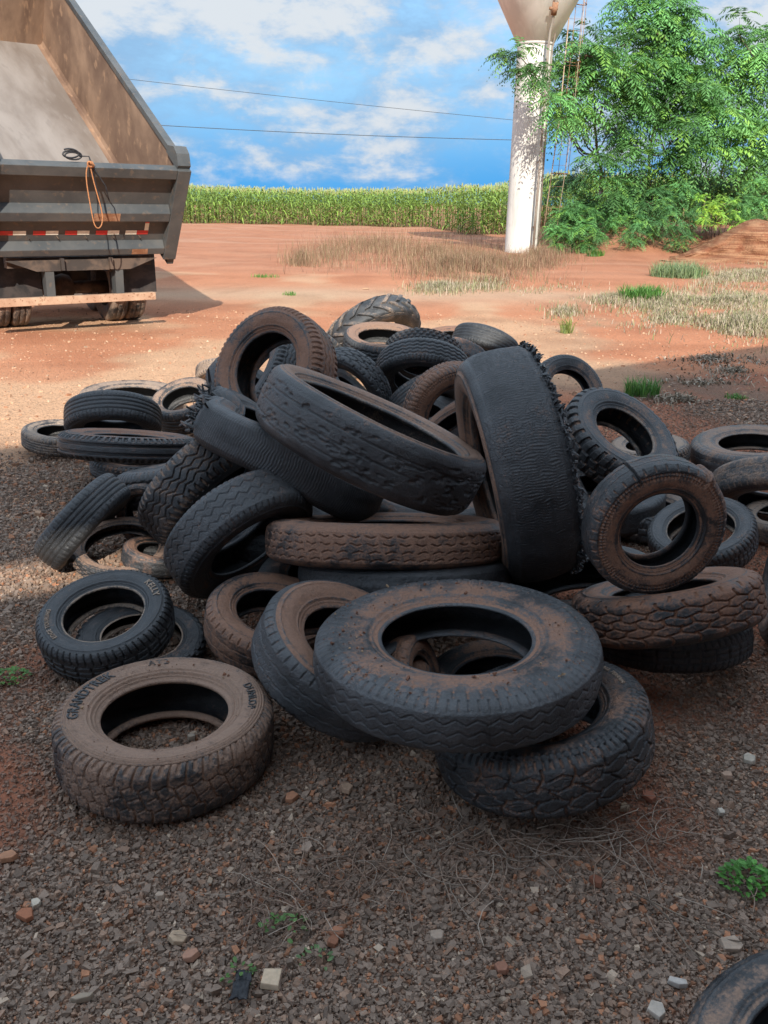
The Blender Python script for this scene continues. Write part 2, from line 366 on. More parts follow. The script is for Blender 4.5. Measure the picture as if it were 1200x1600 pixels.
def gravel_field():
    r = np.random.default_rng(11); P = []; 
    n = 430000
    y = 1.25+ (8.2-1.25)*r.random(n)**1.5; hw = 1.05+.47*y
    x = r.uniform(-1, 1, n)*hw
    dens = np.clip(hw*y**.35/ (1.2*hw), 0, 9)
    nn = fbm(x*.55+31, y*.55+11, 3); n2 = fbm(x*2.3+3, y*2.3+7, 21)
    soil = soil_mask(x, y, nn, n2)
    keep = r.random(n) < (1-.42*soil)
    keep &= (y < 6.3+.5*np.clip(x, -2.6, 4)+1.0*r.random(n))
    x, y, soil = x[keep], y[keep], soil[keep]; n = len(x)
    size = np.clip(r.lognormal(math.log(.0086), .46, n), .0035, .027)*(1-.42*soil)
    size *= 1+.10*(y-1.5)
    z = hz(x, y)+size*.10+(r.random(n)**2)*.007
    t = r.random(n); k = r.uniform(.6, 1.25, n)[:, None]
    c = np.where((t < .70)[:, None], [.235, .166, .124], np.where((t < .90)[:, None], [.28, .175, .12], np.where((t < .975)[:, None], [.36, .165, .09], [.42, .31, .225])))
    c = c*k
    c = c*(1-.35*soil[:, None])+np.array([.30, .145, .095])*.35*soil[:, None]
    return stones('gravel', np.stack([x, y, z], -1), size, c, 5)
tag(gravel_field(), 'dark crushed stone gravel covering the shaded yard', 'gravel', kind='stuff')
def yard_pebbles():
    r = np.random.default_rng(12); n = 7000
    y = 4.6+10*r.random(n)**1.5; x = r.uniform(-1, 1, n)*(1+.5*y)
    k = (y > 5.0+.5*np.clip(x, -2, 4)); x, y = x[k], y[k]; n = len(x)
    size = np.clip(r.lognormal(math.log(.018), .4, n), .008, .06)
    t = r.random(n)[:, None]
    c = np.where(t < .5, [.44, .27, .17], np.where(t < .9, [.33, .17, .10], [.48, .34, .23]))*r.uniform(.75, 1.2, n)[:, None]
    return stones('yard_pebbles', np.stack([x, y, hz(x, y)+size*.12], -1), size, c, 6)
tag(yard_pebbles(), 'pale pebbles scattered over the sunlit red yard', 'pebbles', kind='stuff')

# ------------------------------------------------------------------ unseen shed, its roof shaped to cast the foreground shade
def shed():
    Hh = 6.6; off = np.array([SUN_DIR[0], SUN_DIR[1]])*Hh/math.tan(SUN_EL)
    A = ground(0, 703)[:2]; B = ground(1200, 541)[:2]; d = (B-A)/np.linalg.norm(B-A); nrm = np.array([d[1], -d[0]])   # nrm points back to the viewer
    A0 = A-d*9+off; B0 = B+d*14+off
    s0 = ground(-220, 914)[:2]+off; s1 = ground(236, 857)[:2]+off
    def T(p): return np.dot(p-A0, d), np.dot(p-A0, nrm)
    L = np.linalg.norm(B0-A0); (a0, b0), (a1, b1) = T(s0), T(s1); gap = .42
    root = empty('shed', (A0[0], A0[1], 0), None, 'unseen open shed, its roof shaped to shade the tyre heap', 'shed')
    mb = MB(lambda p: np.array([d[0]*p[0]+nrm[0]*p[1], d[1]*p[0]+nrm[1]*p[1], p[2]]))
    def slab(q):   # convex quad in (along, back)
        mb.prism(q, lambda p, s_: (p[0], p[1], Hh+.03*s_))
    a0 = 0.0
    lb0 = b0 + (b1-b0)*(0-T(s0)[0])/(a1-T(s0)[0])
    slab([(0, 0), (a1, 0), (a1, b1), (0, lb0)])
    slab([(a1, 0), (L, 0), (L, 8.5), (a1, 8.5)])
    slab([(0, lb0+gap), (a1, b1+gap), (a1, 8.5), (0, 8.5)])
    mb.build('roof', M_ROOF, root)
    for (a, b) in ((0.3, 6.5), (a1+.1, 7.5), (L-.3, 4.0), (.3, 8.3), (a1, 8.3), (L-.3, 8.3)):
        q = MB(mb.xf); q.box((a-.1, b-.1, -.05), (a+.1, b+.1, Hh)); q.build('post', M_RUST, root)
    q = MB(mb.xf); q.box((0, 8.42, -.05), (L, 8.49, Hh-.01)); q.build('light_block_wall', M_ROOF, root)  # unseen wall added to block fill light from behind
shed()

# ------------------------------------------------------------------ corn field (one mass)
def corn():
    r = np.random.default_rng(21)
    pts = []
    def edge(x):      # distance of the front row
        return np.where(x < 3.0, 66.0, np.where(x < 4.2, 66-13*(x-3.0)/1.2, 53.0-.2*(x-4.2)))
    for k in range(26):
        x = np.arange(-46, 34, .24)+r.uniform(-.08, .08, 334)[:len(np.arange(-46, 34, .24))]
        y = edge(x)+k*.8+r.uniform(-.12, .12, len(x))
        if k > 4: s = r.random(len(x)) < (.55 if k < 12 else .35); x, y = x[s], y[s]
        pts.append(np.stack([x, y, np.full(len(x), k)], -1))
    P = np.concatenate(pts); n = len(P)
    slope = lambda x, y: 0.0
    Hs = r.uniform(2.35, 2.75, n)+.14*np.sin(P[:, 0]*.22)
    Vs = []; Fs = []; Cs = []; off = 0
    # stalks
    q = np.array([0, 2.094, 4.189])
    b = np.stack([np.cos(q), np.sin(q)], -1)*.017
    V = np.zeros((n, 6, 3)); V[:, :3, :2] = P[:, None, :2]+b; V[:, 3:, :2] = P[:, None, :2]+b*.5; V[:, 3:, 2] = Hs[:, None]*.95
    F = np.array([(0,1,4,3),(1,2,5,4),(2,0,3,5)])
    Vs.append(V.reshape(-1, 3)); Fs.append((F[None]+6*np.arange(n)[:, None, None]).reshape(-1, 4)); Cs.append(np.tile([.14, .20, .055], (n*6, 1))); off += n*6
    # leaves: five-point arching ribbons
    nl = 10
    ii = np.repeat(np.arange(n), nl); m = len(ii)
    k = np.tile(np.arange(nl), n)
    sel = (P[ii, 2] < 5) | (k > 4); ii, k = ii[sel], k[sel]; m = len(ii)
    h = Hs[ii]*(.08+.92*(k+r.uniform(-.3, .3, m))/nl); az = r.uniform(0, 6.283, m)
    ln = r.uniform(.55, .9, m)*(1-.25*np.abs(k/nl-.45)); w = r.uniform(.035, .055, m)
    s = np.array([0, .28, .55, .8, 1.0])[None]
    up = r.uniform(.45, .95, m)[:, None]; dr = r.uniform(.6, 1.25, m)[:, None]
    L = ln[:, None]
    ox = L*s*.75; oz = L*(up*s-dr*s*s)
    ca, sa = np.cos(az)[:, None], np.sin(az)[:, None]
    c = np.stack([P[ii, 0][:, None]+ox*ca, P[ii, 1][:, None]+ox*sa, h[:, None]+oz], -1)
    wd = np.array([.6, 1, .9, .55, .05])[None]*w[:, None]
    sd = np.stack([-sa*wd, ca*wd, .3*wd], -1)
    V = np.stack([c-sd, c+sd], 2).reshape(m, 10, 3)
    F = np.array([(0,1,3,2),(2,3,5,4),(4,5,7,6),(6,7,9,8)])
    col = np.array([.19, .31, .060])*r.uniform(.75, 1.35, (m, 1))+np.array([.05, .035, 0])*r.random((m, 1))
    dead = (k < 2) & (r.random(m) < .35); col[dead] = [.30, .22, .10]
    Vs.append(V.reshape(-1, 3)); Fs.append((F[None]+10*np.arange(m)[:, None, None]).reshape(-1, 4)+off); Cs.append(np.repeat(col, 10, 0)); off += m*10
    # tassels
    ii = np.repeat(np.arange(n), 5); m = len(ii)
    az = r.uniform(0, 6.283, m); sp = r.uniform(.02, .13, m); ht = r.uniform(.20, .34, m)
    b0 = np.stack([P[ii, 0], P[ii, 1], Hs[ii]*.90], -1); tip = b0+np.stack([np.cos(az)*sp, np.sin(az)*sp, ht], -1)
    sd = np.stack([np.cos(az+1.57), np.sin(az+1.57), 0*az], -1)*.012
    V = np.stack([b0-sd, b0+sd, tip+sd*.7, tip-sd*.7], 1)
    Vs.append(V.reshape(-1, 3)); Fs.append((np.arange(4)[None]+4*np.arange(m)[:, None])+off); Cs.append(np.repeat(np.array([.46, .46, .18])*r.uniform(.8, 1.2, (m, 1)), 4, 0))
    V = np.concatenate(Vs); V[:, 2] += hz(V[:, 0], V[:, 1])
    o = npmesh('corn_field', V, np.concatenate(Fs), M_CORN, colors=np.concatenate(Cs), smooth=False)
    tag(o, 'tall green tasselled corn field across the far edge of the yard', 'corn field', kind='stuff')
corn()

# ------------------------------------------------------------------ water tower and its ladder
TWP = ground(814.5, 395)
def tower():
    x, y = TWP[0], TWP[1]; z0 = hz(x, y)-.1
    root = empty('water_tower', (x, y, z0), None, 'white goblet shaped water tower on a tall round column beside the trees', 'water tower')
    rb = .625
    top = 6.95+.1
    mb = MB(); mb.lathe([(rb+.02, -.2), (rb, .2), (rb-.005, top*.5), (rb-.01, top-.01), (rb-.01, top)], 48); mb.build('column', M_PAINTW, root, True)
    mb = MB(); mb.lathe([(rb-.012, top-.002), (rb+.02, top), (rb+1.52, top+2.75), (rb+1.56, top+2.83)], 64)
    mb.build('tank_cone', M_CONE, root, True)
    mb = MB(); r2 = rb+1.56; mb.lathe([(r2, top+2.83), (r2, top+5.3), (r2-.06, top+5.4), (.6, top+5.75), (.02, top+5.8)], 64); mb.build('tank_drum', M_PAINTW, root, True)
    mb = MB(); mb.lathe([(rb+.012, top-.06), (rb+.03, top-.04), (rb+.03, top+.01)], 48); mb.build('collar', M_PAINTW, root, True)
    # feed pipe on the front, standing off on brackets, running up the cone
    fx = .30; fy = -(rb+.34)
    mb = MB(); pts = [(fx-.02, fy, .1), (fx, fy, 3), (fx, fy, top-.3), (fx+.02, fy-.04, top+.25), (fx+.05, -(rb+.56*.5+.30), top+.55), (fx+.08, -(rb+.56*1.2+.24), top+1.25), (fx+.12, -(rb+1.5), top+2.7)]
    mb.tube(pts, .045, 8); mb.build('feed_pipe', M_PIPE, root, True)
    mb = MB(); mb.tube([(fx+.055, -(rb+.63), top+.68), (fx+.07, -(rb+.80), top+1.02)], [.10, .10], 10); mb.tube([(fx-.12, -(rb+.72), top+.85), (fx+.16, -(rb+.72), top+.85)], .05, 8); mb.build('valve', M_RUST, root, True)
    for zz in (1.0, 3.2, 5.4):
        mb = MB(); mb.box((fx-.02, fy, zz), (fx+.02, -rb*.8, zz+.04)); mb.build('pipe_bracket', M_RUST, root)
    # thin drain pipe at the side
    mb = MB(); mb.tube([(rb*.86, -rb*.62, .1), (rb*.86, -rb*.62, top-.2), (rb*.95, -rb*.8, top+.3), (rb+.55, -rb*1.2, top+1.6)], .028, 6); mb.build('drain_pipe', M_PIPE, root, True)
tower()
def ladder():
    p = TWP+np.array([1.25, -.15, 0]); z0 = hz(p[0], p[1])
    root = empty('ladder', (p[0], p[1], z0), None, 'rusty caged ladder rising between the tower and the trees', 'ladder')
    w = .24
    for s in (-1, 1):
        mb = MB(); mb.tube([(s*w-.32, 0, .0), (s*w, 0, 4.5), (s*w+.1, 0, 9.9)],   .021 if s < 0 else .011, 6); mb.build('rail', M_POLE, root, True)
    for k in range(26):
        z = .5+k*.36; c = -.32+.32*min(1, z/4.5)+.1*max(0, (z-4.5)/5.4)
        mb = MB(); mb.tube([(c-w, 0, z), (c+w, 0, z)], .005, 5); mb.build('rung', M_RUST, root, True)
    for z in (2.75, 4.6, 6.4, 8.2):
        c = -.32+.32*min(1, z/4.5)+.1*max(0, (z-4.5)/5.4)
        mb = MB(); mb.tube([(c+w*math.cos(a)*1.0+(.26 if 0 < a < 3.14 else 0)*0+.30*math.sin(a), .0+.42*math.sin(a), z) for a in np.linspace(0, math.pi, 12)], .018, 5); mb.build('cage_hoop', M_RUST, root, True)
    for a in (.8, 1.6, 2.4):
        mb = MB(); mb.tube([(w*math.cos(a)+.30*math.sin(a)-.1, .42*math.sin(a), 2.7), (w*math.cos(a)+.3*math.sin(a)+.08, .42*math.sin(a), 9.0)], .010, 4); mb.build('cage_bar', M_RUST, root, True)
ladder()

# ------------------------------------------------------------------ trees
CAMR = CR[:, 0]
def fronds(base, dirs, length, droop, r, npair=10, lw=.036, ll=.20, tint=None):
    """pinnate drooping leaves; returns V, F, C"""
    m = len(base)
    s = (np.arange(npair)+1)/npair
    d = dirs/np.linalg.norm(dirs, axis=1, keepdims=True)
    L = length[:, None, None]; sg = s[None, :, None]
    p = base[:, None]+d[:, None]*L*sg+np.array([0, 0, -1.0])*(droop[:, None, None]*L*sg**2)
    t = d[:, None]+np.array([0, 0, -1.0])*(2*droop[:, None, None]*sg); t /= np.linalg.norm(t, axis=2, keepdims=True)
    sd = np.cross(t, np.array([0, 0, 1.0])); sd /= np.linalg.norm(sd, axis=2, keepdims=True)+1e-6
    V = []; 
    sc = (np.sin(np.pi*(.18+.74*s))[None, :, None])*ll*(L/.7)
    for sgn in (-1, 1):
        jit = r.normal(0, .16, (m, npair, 3))
        ld = sgn*sd*.8+t*.55+np.array([0, 0, -.38])+jit; ld /= np.linalg.norm(ld, axis=2, keepdims=True)
        wv = np.cross(ld, t); wv = np.cross(wv, ld); wv /= np.linalg.norm(wv, axis=2, keepdims=True)+1e-6
        wv = wv*lw*(L/.7)*.5
        mid = p+ld*sc*.45
        V.append(np.stack([p, mid+wv, p+ld*sc, mid-wv], 2))
    V = np.stack(V, 2).reshape(-1, 3)
    nq = m*npair*2
    F = np.arange(4*nq).reshape(-1, 4)
    base_c = np.array([.062, .150, .046]) if tint is None else np.array(tint)
    base_c = base_c*np.array([1.9, 1.85, 1.75])
    tn = r.uniform(.62, 1.45, m//10+1)[np.arange(m)//10][:, None]; c = base_c*tn*r.uniform(.8, 1.2, (m, 1)); yl = (r.random(m) < .16); c[yl] = base_c*np.array([1.9, 1.55, 1.0])*r.uniform(.8, 1.1, (yl.sum(), 1))
    C = np.repeat(c, npair*8, 0)
    # rachis
    return V, F, C
def tree(name, label, bu, bv, bz_px, blobs, seed, trunk_r=.09, density=1.0, tint=None, group='trees beside the water tower', cat='tree', fl=(.95, 1.55), h0=None):
    """blobs: (u, v, depth, radius in photo pixels) of the leaf masses"""
    r = np.random.default_rng(seed)
    b = ground(bu, bv); b[2] = hz(b[0], b[1])-.05
    root = empty(name, tuple(b), None, label, cat, group)
    wood = MB()
    Vs, Fs, Cs = [], [], []; off = 0
    cen = []
    for (u, v, dep, rp) in blobs:
        c = at(u, v, dep)-b; R = .84*rp/FPX*dep; cen.append((c, R))
    cen.sort(key=lambda q: q[0][2])
    topc = max(q[0][2] for q in cen)
    mainc = np.mean([q[0] for q in cen], 0)
    tr = [np.zeros(3)]
    nseg = 7
    for k in range(1, nseg+1):
        f = k/nseg; tr.append(np.array([mainc[0]*f**1.6, mainc[1]*f**1.6, topc*.85*f])+r.normal(0, .06, 3)*(f > 0)*np.array([1, 1, 0]))
    tr = np.array(tr)
    wood.tube(tr, np.linspace(trunk_r, trunk_r*.3, nseg+1), 7)
    for c, R in cen:
        j = int(np.clip(np.searchsorted(tr[:, 2], c[2]-R*1.5-.5), 1, nseg))
        p0 = tr[j]; mid = (p0+c)/2+np.array([0, 0, -.12*np.linalg.norm(c-p0)])+r.normal(0, .12, 3)
        sfr = np.linspace(0, 1, 6)[:, None]
        br = p0*(1-sfr)**2+2*mid*sfr*(1-sfr)+c*sfr**2
        wood.tube(br, np.linspace(trunk_r*.42, .014, 6), 5)
        nt = max(4, int((10.0 if density > 2 else 6.6)*density*(R/.8)**2))
        dv = r.normal(0, 1, (nt, 3)); dv /= np.linalg.norm(dv, axis=1, keepdims=True)
        rr = R*(.35+.65*r.random(nt)**.5)
        tips = c+dv*rr[:, None]*np.array([1, 1, .92])
        for tpt in tips[::2]:
            q0 = br[r.integers(3, 6)]; mm = (q0+tpt)/2+np.array([0, 0, -.08])
            wood.tube(np.array([q0, mm, tpt]), [.012, .009, .005], 4, caps=False)
        nf = 10
        ti = np.repeat(np.arange(nt), nf); m = len(ti)
        az = np.tile(np.arange(nf)*2*np.pi/nf, nt)+r.uniform(0, .6, m)
        el = r.uniform(-.15, .9, m)
        d = np.stack([np.cos(az)*np.cos(el), np.sin(az)*np.cos(el), np.sin(el)], -1)+(tips[ti]-c)/R*.35
        ln = r.uniform(fl[0], fl[1], m)*min(1.0, .45+.60*R)
        V, F, C = fronds(tips[ti]+r.normal(0, .05, (m, 3)), d, ln, r.uniform(.45, 1.0, m), r, tint=np.array((.062, .150, .046) if tint is None else tint)*r.uniform(.68, 1.38))
        Vs.append(V); Fs.append(F+off); Cs.append(C); off += len(V)
    wood.build('trunk', M_BARK, root, True)
    npmesh('crown', np.concatenate(Vs), np.concatenate(Fs), M_LEAF, root, smooth=False, colors=np.concatenate(Cs))
    return root
tree('feathery_tree', 'feathery green tree whose branch reaches across the tower column', 938, 372, 0,
     [(925, 75, 32.5, 48), (958, 112, 32.5, 48), (900, 88, 31, 40), (895, 150, 31, 40), (925, 110, 31, 44), (905, 140, 32, 38), (965, 165, 33, 42), (812, 88, 28.2, 22), (828, 104, 28.0, 22), (842, 118, 28.2, 16), (870, 160, 28.6, 22), (884, 182, 28.8, 18), (885, 185, 32, 28), (945, 265, 31.5, 28), (965, 292, 31.5, 20), (930, 250, 32, 22), (985, 60, 33, 36)], 31, .11)
tree('feathery_tree', 'tall feathery tree in the middle of the clump, rising past the frame top', 1000, 362, 0,
     [(1025, 18, 34, 52), (975, 12, 34, 34), (1062, 60, 34, 58), (1040, 130, 33.5, 55), (1075, 155, 33, 42), (1000, 185, 34, 34), (985, 225, 34, 30), (1060, 215, 33, 48), (1020, 265, 33, 42), (1030, 60, 34, 40), (1090, 110, 34, 40)], 32, .12, 1.15)
tree('feathery_tree', 'feathery tree at the right edge with a pale upright top', 1110, 362, 0,
     [(1150, 45, 35, 34), (1165, 95, 35, 50), (1130, 130, 35, 44), (1195, 140, 35, 44), (1150, 190, 34, 46), (1190, 215, 34, 46), (1110, 230, 33.5, 46), (1170, 260, 34, 40), (1215, 80, 35, 40), (1230, 220, 35, 55), (1100, 180, 34, 44)], 33, .11, 1.05, (.075, .165, .050))
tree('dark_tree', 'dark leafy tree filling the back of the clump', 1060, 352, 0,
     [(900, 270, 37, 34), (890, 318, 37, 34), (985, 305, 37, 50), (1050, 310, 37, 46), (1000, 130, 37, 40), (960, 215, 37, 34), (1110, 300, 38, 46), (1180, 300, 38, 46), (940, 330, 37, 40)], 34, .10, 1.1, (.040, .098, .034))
tree('low_shrub', 'low drooping shrub at the foot of the water tower', 890, 388, 0,
     [(880, 350, 32, 30), (905, 368, 31.6, 28), (868, 372, 31.5, 22), (890, 335, 32.4, 24), (925, 372, 31.5, 16), (945, 355, 32, 20), (915, 335, 32, 24), (960, 330, 33, 28)], 35, .04, 4.0, (.060, .150, .050), 'shrubs under the trees', 'shrub', (.45, .8))
tree('low_shrub', 'shrub with fern like fronds hanging over the shaded hollow', 1012, 385, 0,
     [(1005, 360, 31.5, 26), (1040, 345, 31.5, 28), (1062, 372, 31.5, 20), (985, 345, 32, 22), (1085, 350, 32, 24), (1020, 320, 32.5, 30), (1060, 315, 32.5, 30), (985, 375, 31, 14)], 36, .04, 3.6, (.055, .135, .050), 'shrubs under the trees', 'shrub', (.4, .75))
tree('broadleaf_shrub', 'bright yellow green shrub above the cut earth bank', 1128, 362, 0,
     [(1130, 318, 31.5, 24), (1112, 338, 31.5, 20), (1145, 345, 31.5, 20), (1100, 320, 32, 20)], 37, .05, 4.0, (.15, .27, .05), 'shrubs under the trees', 'shrub', (.3, .5))
tree('low_shrub', 'leafy shrub on top of the earth bank at the right edge', 1185, 368, 0,
     [(1180, 330, 32, 28), (1200, 345, 31.5, 28), (1165, 355, 31.5, 18), (1230, 320, 32, 40), (1150, 325, 32, 28), (1195, 300, 32.5, 34), (1175, 362, 31, 14)], 38, .05, 3.0, (.07, .165, .055), 'shrubs under the trees', 'shrub', (.4, .7))

# cut earth bank under the trees
def earth_bank():
    m, nt, p = newmat('cut_earth')
    oc = nd(nt, 'ShaderNodeTexCoord').outputs['Object']
    st = nd(nt, 'ShaderNodeMapping', inp={0: oc, 'Scale': (.35, .35, 9.0)}).outputs[0]
    n = noise(nt, oc, 2.2, 5, .6); n2 = noise(nt, st, 2.0, 5, .6, .3); n3 = noise(nt, oc, 16, 5, .7)
    cc = mixc(nt, sstep(nt, n2, .38, .62), (.24, .10, .055), (.42, .225, .125)); cc = mixc(nt, sstep(nt, n, .5, .68), cc, (.30, .12, .065)); cc = mixc(nt, mth(nt, 'MULTIPLY', sstep(nt, n3, .5, .7), .5), cc, (.17, .075, .045))
    nt.links.new(cc, p.inputs['Base Color']); p.inputs['Roughness'].default_value = .95; p.inputs['Specular IOR Level'].default_value = .1
    bump(nt, p, mth(nt, 'ADD', mth(nt, 'MULTIPLY', n2, .8), n3), .9, .09)
    a = ground(1060, 408)[:2]; e = ground(1330, 418)[:2]; L = np.linalg.norm(e-a); d = (e-a)/L; q = np.array([-d[1], d[0]])
    nu, nv = 110, 46; U = np.linspace(-.6, L, nu)[:, None]; prof = catmull([(-.5, -.12), (0, .0), (.30, .34), (.42, .78), (.72, 1.12), (1.5, 1.26), (3.2, 1.30), (5.5, 1.0)], nv)
    hs = sm(-.6, 2.4, U)*(1+.22*(fbm(U*.9+5, U*0+3, 77)-.5)); Y = prof[:, 0][None]+.35*(fbm(U*1.2+9, prof[:, 1][None]*2.2+5, 78)-.5)*2*sm(0, .3, prof[:, 1][None]); Z = prof[:, 1][None]*hs+.10*(fbm(U*2.5+3, prof[:, 0][None]*2.5+8, 79)-.5)
    P = np.stack([a[0]+d[0]*U+q[0]*Y, a[1]+d[1]*U+q[1]*Y, Z+hz(a[0]+d[0]*U, a[1]+d[1]*U+0*U)], -1)
    gi = np.arange(nu*nv).reshape(nu, nv); F = np.stack([gi[:-1, :-1], gi[1:, :-1], gi[1:, 1:], gi[:-1, 1:]], -1).reshape(-1, 4)
    tag(npmesh('earth_bank', P, F, m), kind='structure')
earth_bank()

# ------------------------------------------------------------------ grasses and weeds
def blades(P, hgt, wid, lean, cols, r, heads=None):
    n = len(P); az = r.uniform(0, 6.283, n); l = r.uniform(.2, 1, n)*lean
    d = np.stack([np.cos(az), np.sin(az), 0*az], -1); sd = np.stack([-np.sin(az), np.cos(az), 0*az], -1)*wid[:, None]*.5
    mid = P+d*(l*.35*hgt)[:, None]+np.array([0, 0, 1.0])*(hgt*.55)[:, None]; tip = P+d*(l*hgt)[:, None]+np.array([0, 0, 1.0])*(hgt*(1-.25*l))[:, None]
    V = np.stack([P-sd, P+sd, mid+sd*.8, mid-sd*.8, tip], 1)
    q = np.array([(0, 1, 2, 3)]); t = np.array([(3, 2, 4)]); o = 5*np.arange(n)[:, None]
    return V.reshape(-1, 3), [q+o, t+o], np.repeat(cols, 5, 0)
def patch(polys, n, r, dens_n=None):
    """random ground points inside photo-space ellipses (u, v, ru, rv, weight)"""
    w = np.array([p[4] for p in polys], float); w /= w.sum(); out = []
    for k, (u, v, ru, rv, _) in enumerate(polys):
        m = int(n*w[k]); a = r.uniform(0, 6.283, m); q = np.abs(r.normal(0, .62, m))
        for uu, vv in zip(u+ru*q*np.cos(a), v+rv*q*np.sin(a)): out.append(ground(uu, vv))
    P = np.array(out); P[:, 2] = hz(P[:, 0], P[:, 1]); return P
def grass_stuff(name, label, cat, polys, n, h, w, cols, seed, lean=.5, mat=None):
    r = np.random.default_rng(seed); P = patch(polys, n, r)
    cl = fbm(P[:, 0]*.9+40, P[:, 1]*.7+40, seed)+.18*(r.random(len(P))-.5); k = cl > .40; P = P[k]; cl = cl[k]; n = len(P)
    cc = np.array(cols); c = cc[r.integers(0, len(cc), n)]*r.uniform(.7, 1.3, (n, 1))
    hh = r.uniform(h[0], h[1], n)*(.55+.9*sm(.4, .65, cl))
    V, F, C = blades(P, hh, r.uniform(w[0], w[1], n), lean, c, r)
    return tag(npmesh(name, V, F, mat or M_DRY, colors=C, smooth=False), label, cat, kind='stuff')
grass_stuff('dry_weeds', 'brown dry weeds standing on the red ground before the tower', 'dry weeds',
    [(520, 395, 60, 22, 1.6), (600, 385, 90, 22, 2.5), (690, 400, 90, 26, 3.0), (760, 420, 90, 22, 2.6), (840, 408, 55, 18, 1.4), (700, 425, 60, 14, 1.2), (470, 412, 30, 12, .5)], 40000, (.07, .40), (.006, .013),
    [(.27, .155, .10), (.32, .20, .13), (.21, .12, .08), (.36, .26, .17), (.20, .17, .085)], 41)
grass_stuff('pale_grass', 'thin grey green grass on the open ground at right', 'grass',
    [(1130, 470, 110, 22, 3), (1040, 478, 60, 15, 1.6), (1160, 510, 80, 22, 2), (1050, 500, 80, 14, 1), (960, 470, 40, 8, .6), (690, 452, 46, 7, .9), (760, 446, 40, 10, 1), (870, 458, 50, 12, .9), (885, 490, 30, 8, .3), (1180, 430, 60, 20, 1.6), (1130, 436, 50, 12, .8)], 36000, (.04, .15), (.008, .020),
    [(.36, .31, .20), (.40, .34, .25), (.27, .25, .14), (.42, .33, .25), (.22, .24, .11)], 42, .8)
grass_stuff('dry_litter', 'flattened dry straw and dead leaves in the shade at right', 'litter',
    [(1110, 560, 60, 12, 1), (1150, 580, 60, 14, 1.3), (1060, 625, 50, 8, .7), (1180, 570, 40, 10, .8), (1100, 600, 90, 10, .6)], 2600, (.02, .07), (.008, .025),
    [(.34, .27, .20), (.22, .16, .11), (.45, .38, .30), (.12, .09, .06)], 43, 2.2)
def tuft(name, label, u, v, rad_, h, n, cols, seed, cat='weed', lean=.9, wid=(.006, .014)):
    r = np.random.default_rng(seed); g0 = ground(u, v); g0[2] = hz(g0[0], g0[1])
    a = r.uniform(0, 6.283, n); q = rad_*r.random(n)**.6
    P = np.stack([q*np.cos(a), q*np.sin(a)*.8, 0*a-.005], -1)
    cc = np.array(cols); c = cc[r.integers(0, len(cc), n)]*r.uniform(.75, 1.3, (n, 1))
    V, F, C = blades(P, r.uniform(h*.45, h, n), r.uniform(wid[0], wid[1], n), lean, c, r)
    o = npmesh(name, V, F, M_LEAF, colors=C, smooth=False); o.location = g0
    return tag(o, label, cat, 'green weeds on bare ground')
GRN = [(.10, .24, .045), (.14, .30, .06), (.08, .19, .04)]; GRG = [(.22, .31, .15), (.28, .35, .18), (.17, .25, .10)]
tuft('grass_tuft', 'bright green grass tuft in the shade right of the heap', 1003, 618, .17, .24, 260, GRN, 51)
tuft('grass_tuft', 'grey green bushy grass clump before the earth bank', 1060, 432, .75, .55, 900, GRG, 52, wid=(.010, .02))
tuft('grass_tuft', 'bright green clump on bare ground below the shaded hollow', 1000, 470, .42, .42, 500, GRN, 53, wid=(.012, .03))
tuft('grass_tuft', 'lone yellow green tuft between the heap and the dry weeds', 885, 520, .10, .30, 90, [(.26, .30, .08), (.20, .27, .07)], 54)
tuft('grass_tuft', 'small green weed on the red mound near the tower', 930, 402, .30, .30, 260, GRN, 55, wid=(.015, .03))
tuft('grass_tuft', 'small low weed on the red yard beyond the tall tyre', 415, 432, .35, .12, 150, GRN, 56)
tuft('grass_tuft', 'tiny green sprig near the heap in the shade by the straw', 1150, 622, .12, .06, 90, GRN, 57)
tuft('grass_tuft', 'short weed at the left edge of the sunlit road', 452, 463, .14, .12, 70, GRN, 58)
def leafy(name, label, u, v, rad_, n, seed, col, lsz=.022, hgt=.06):
    r = np.random.default_rng(seed); g0 = ground(u, v); g0[2] = hz(g0[0], g0[1])+.008
    a = r.uniform(0, 6.283, n); q = rad_*r.random(n)**.5
    P = np.stack([q*np.cos(a)*1.3, q*np.sin(a), hgt*(1-(q/rad_)**2)*r.uniform(.5, 1.1, n)+.006], -1)
    az = a+r.normal(0, .9, n); el = r.uniform(-.2, .7, n); d = np.stack([np.cos(az)*np.cos(el), np.sin(az)*np.cos(el), np.sin(el)], -1)
    sd = np.stack([-np.sin(az), np.cos(az), r.normal(0, .2, n)], -1); L = lsz*r.uniform(.6, 1.2, n)[:, None]
    V = np.stack([P, P+d*L*.3+sd*L*.30, P+d*L*.75+sd*L*.26, P+d*L, P+d*L*.75-sd*L*.26, P+d*L*.3-sd*L*.30], 1)
    V[:, 1:3, 2] += .002; V[:, 4:6, 2] += .002
    F = np.array([(0, 1, 2, 3), (0, 3, 4, 5)]); F = (F[None]+6*np.arange(n)[:, None, None]).reshape(-1, 4)
    c = np.repeat(np.array(col)*r.uniform(.7, 1.35, (n, 1)), 6, 0)
    root = empty(name, tuple(g0), None, label, 'weed', 'green weeds on bare ground')
    npmesh('foliage', V.reshape(-1, 3), F, M_LEAF, root, smooth=False, colors=c)
    mb = MB()
    for k in range(9):
        e = P[r.integers(0, n)]; mb.tube([(0, 0, -.01), e*.5+np.array([0, 0, .004]), e], [.0016, .0013, .001], 4)
    mb.build('stem', M_BARK, root, True)
leafy('leafy_weed', 'bright leafy weed on red soil near the right corner tyre', 1163, 1385, .052, 150, 61, (.12, .30, .06))
leafy('leafy_weed', 'flat green weed at the left edge beside the lettered black tyre', 14, 1064, .055, 110, 62, (.12, .25, .06), .018, .03)
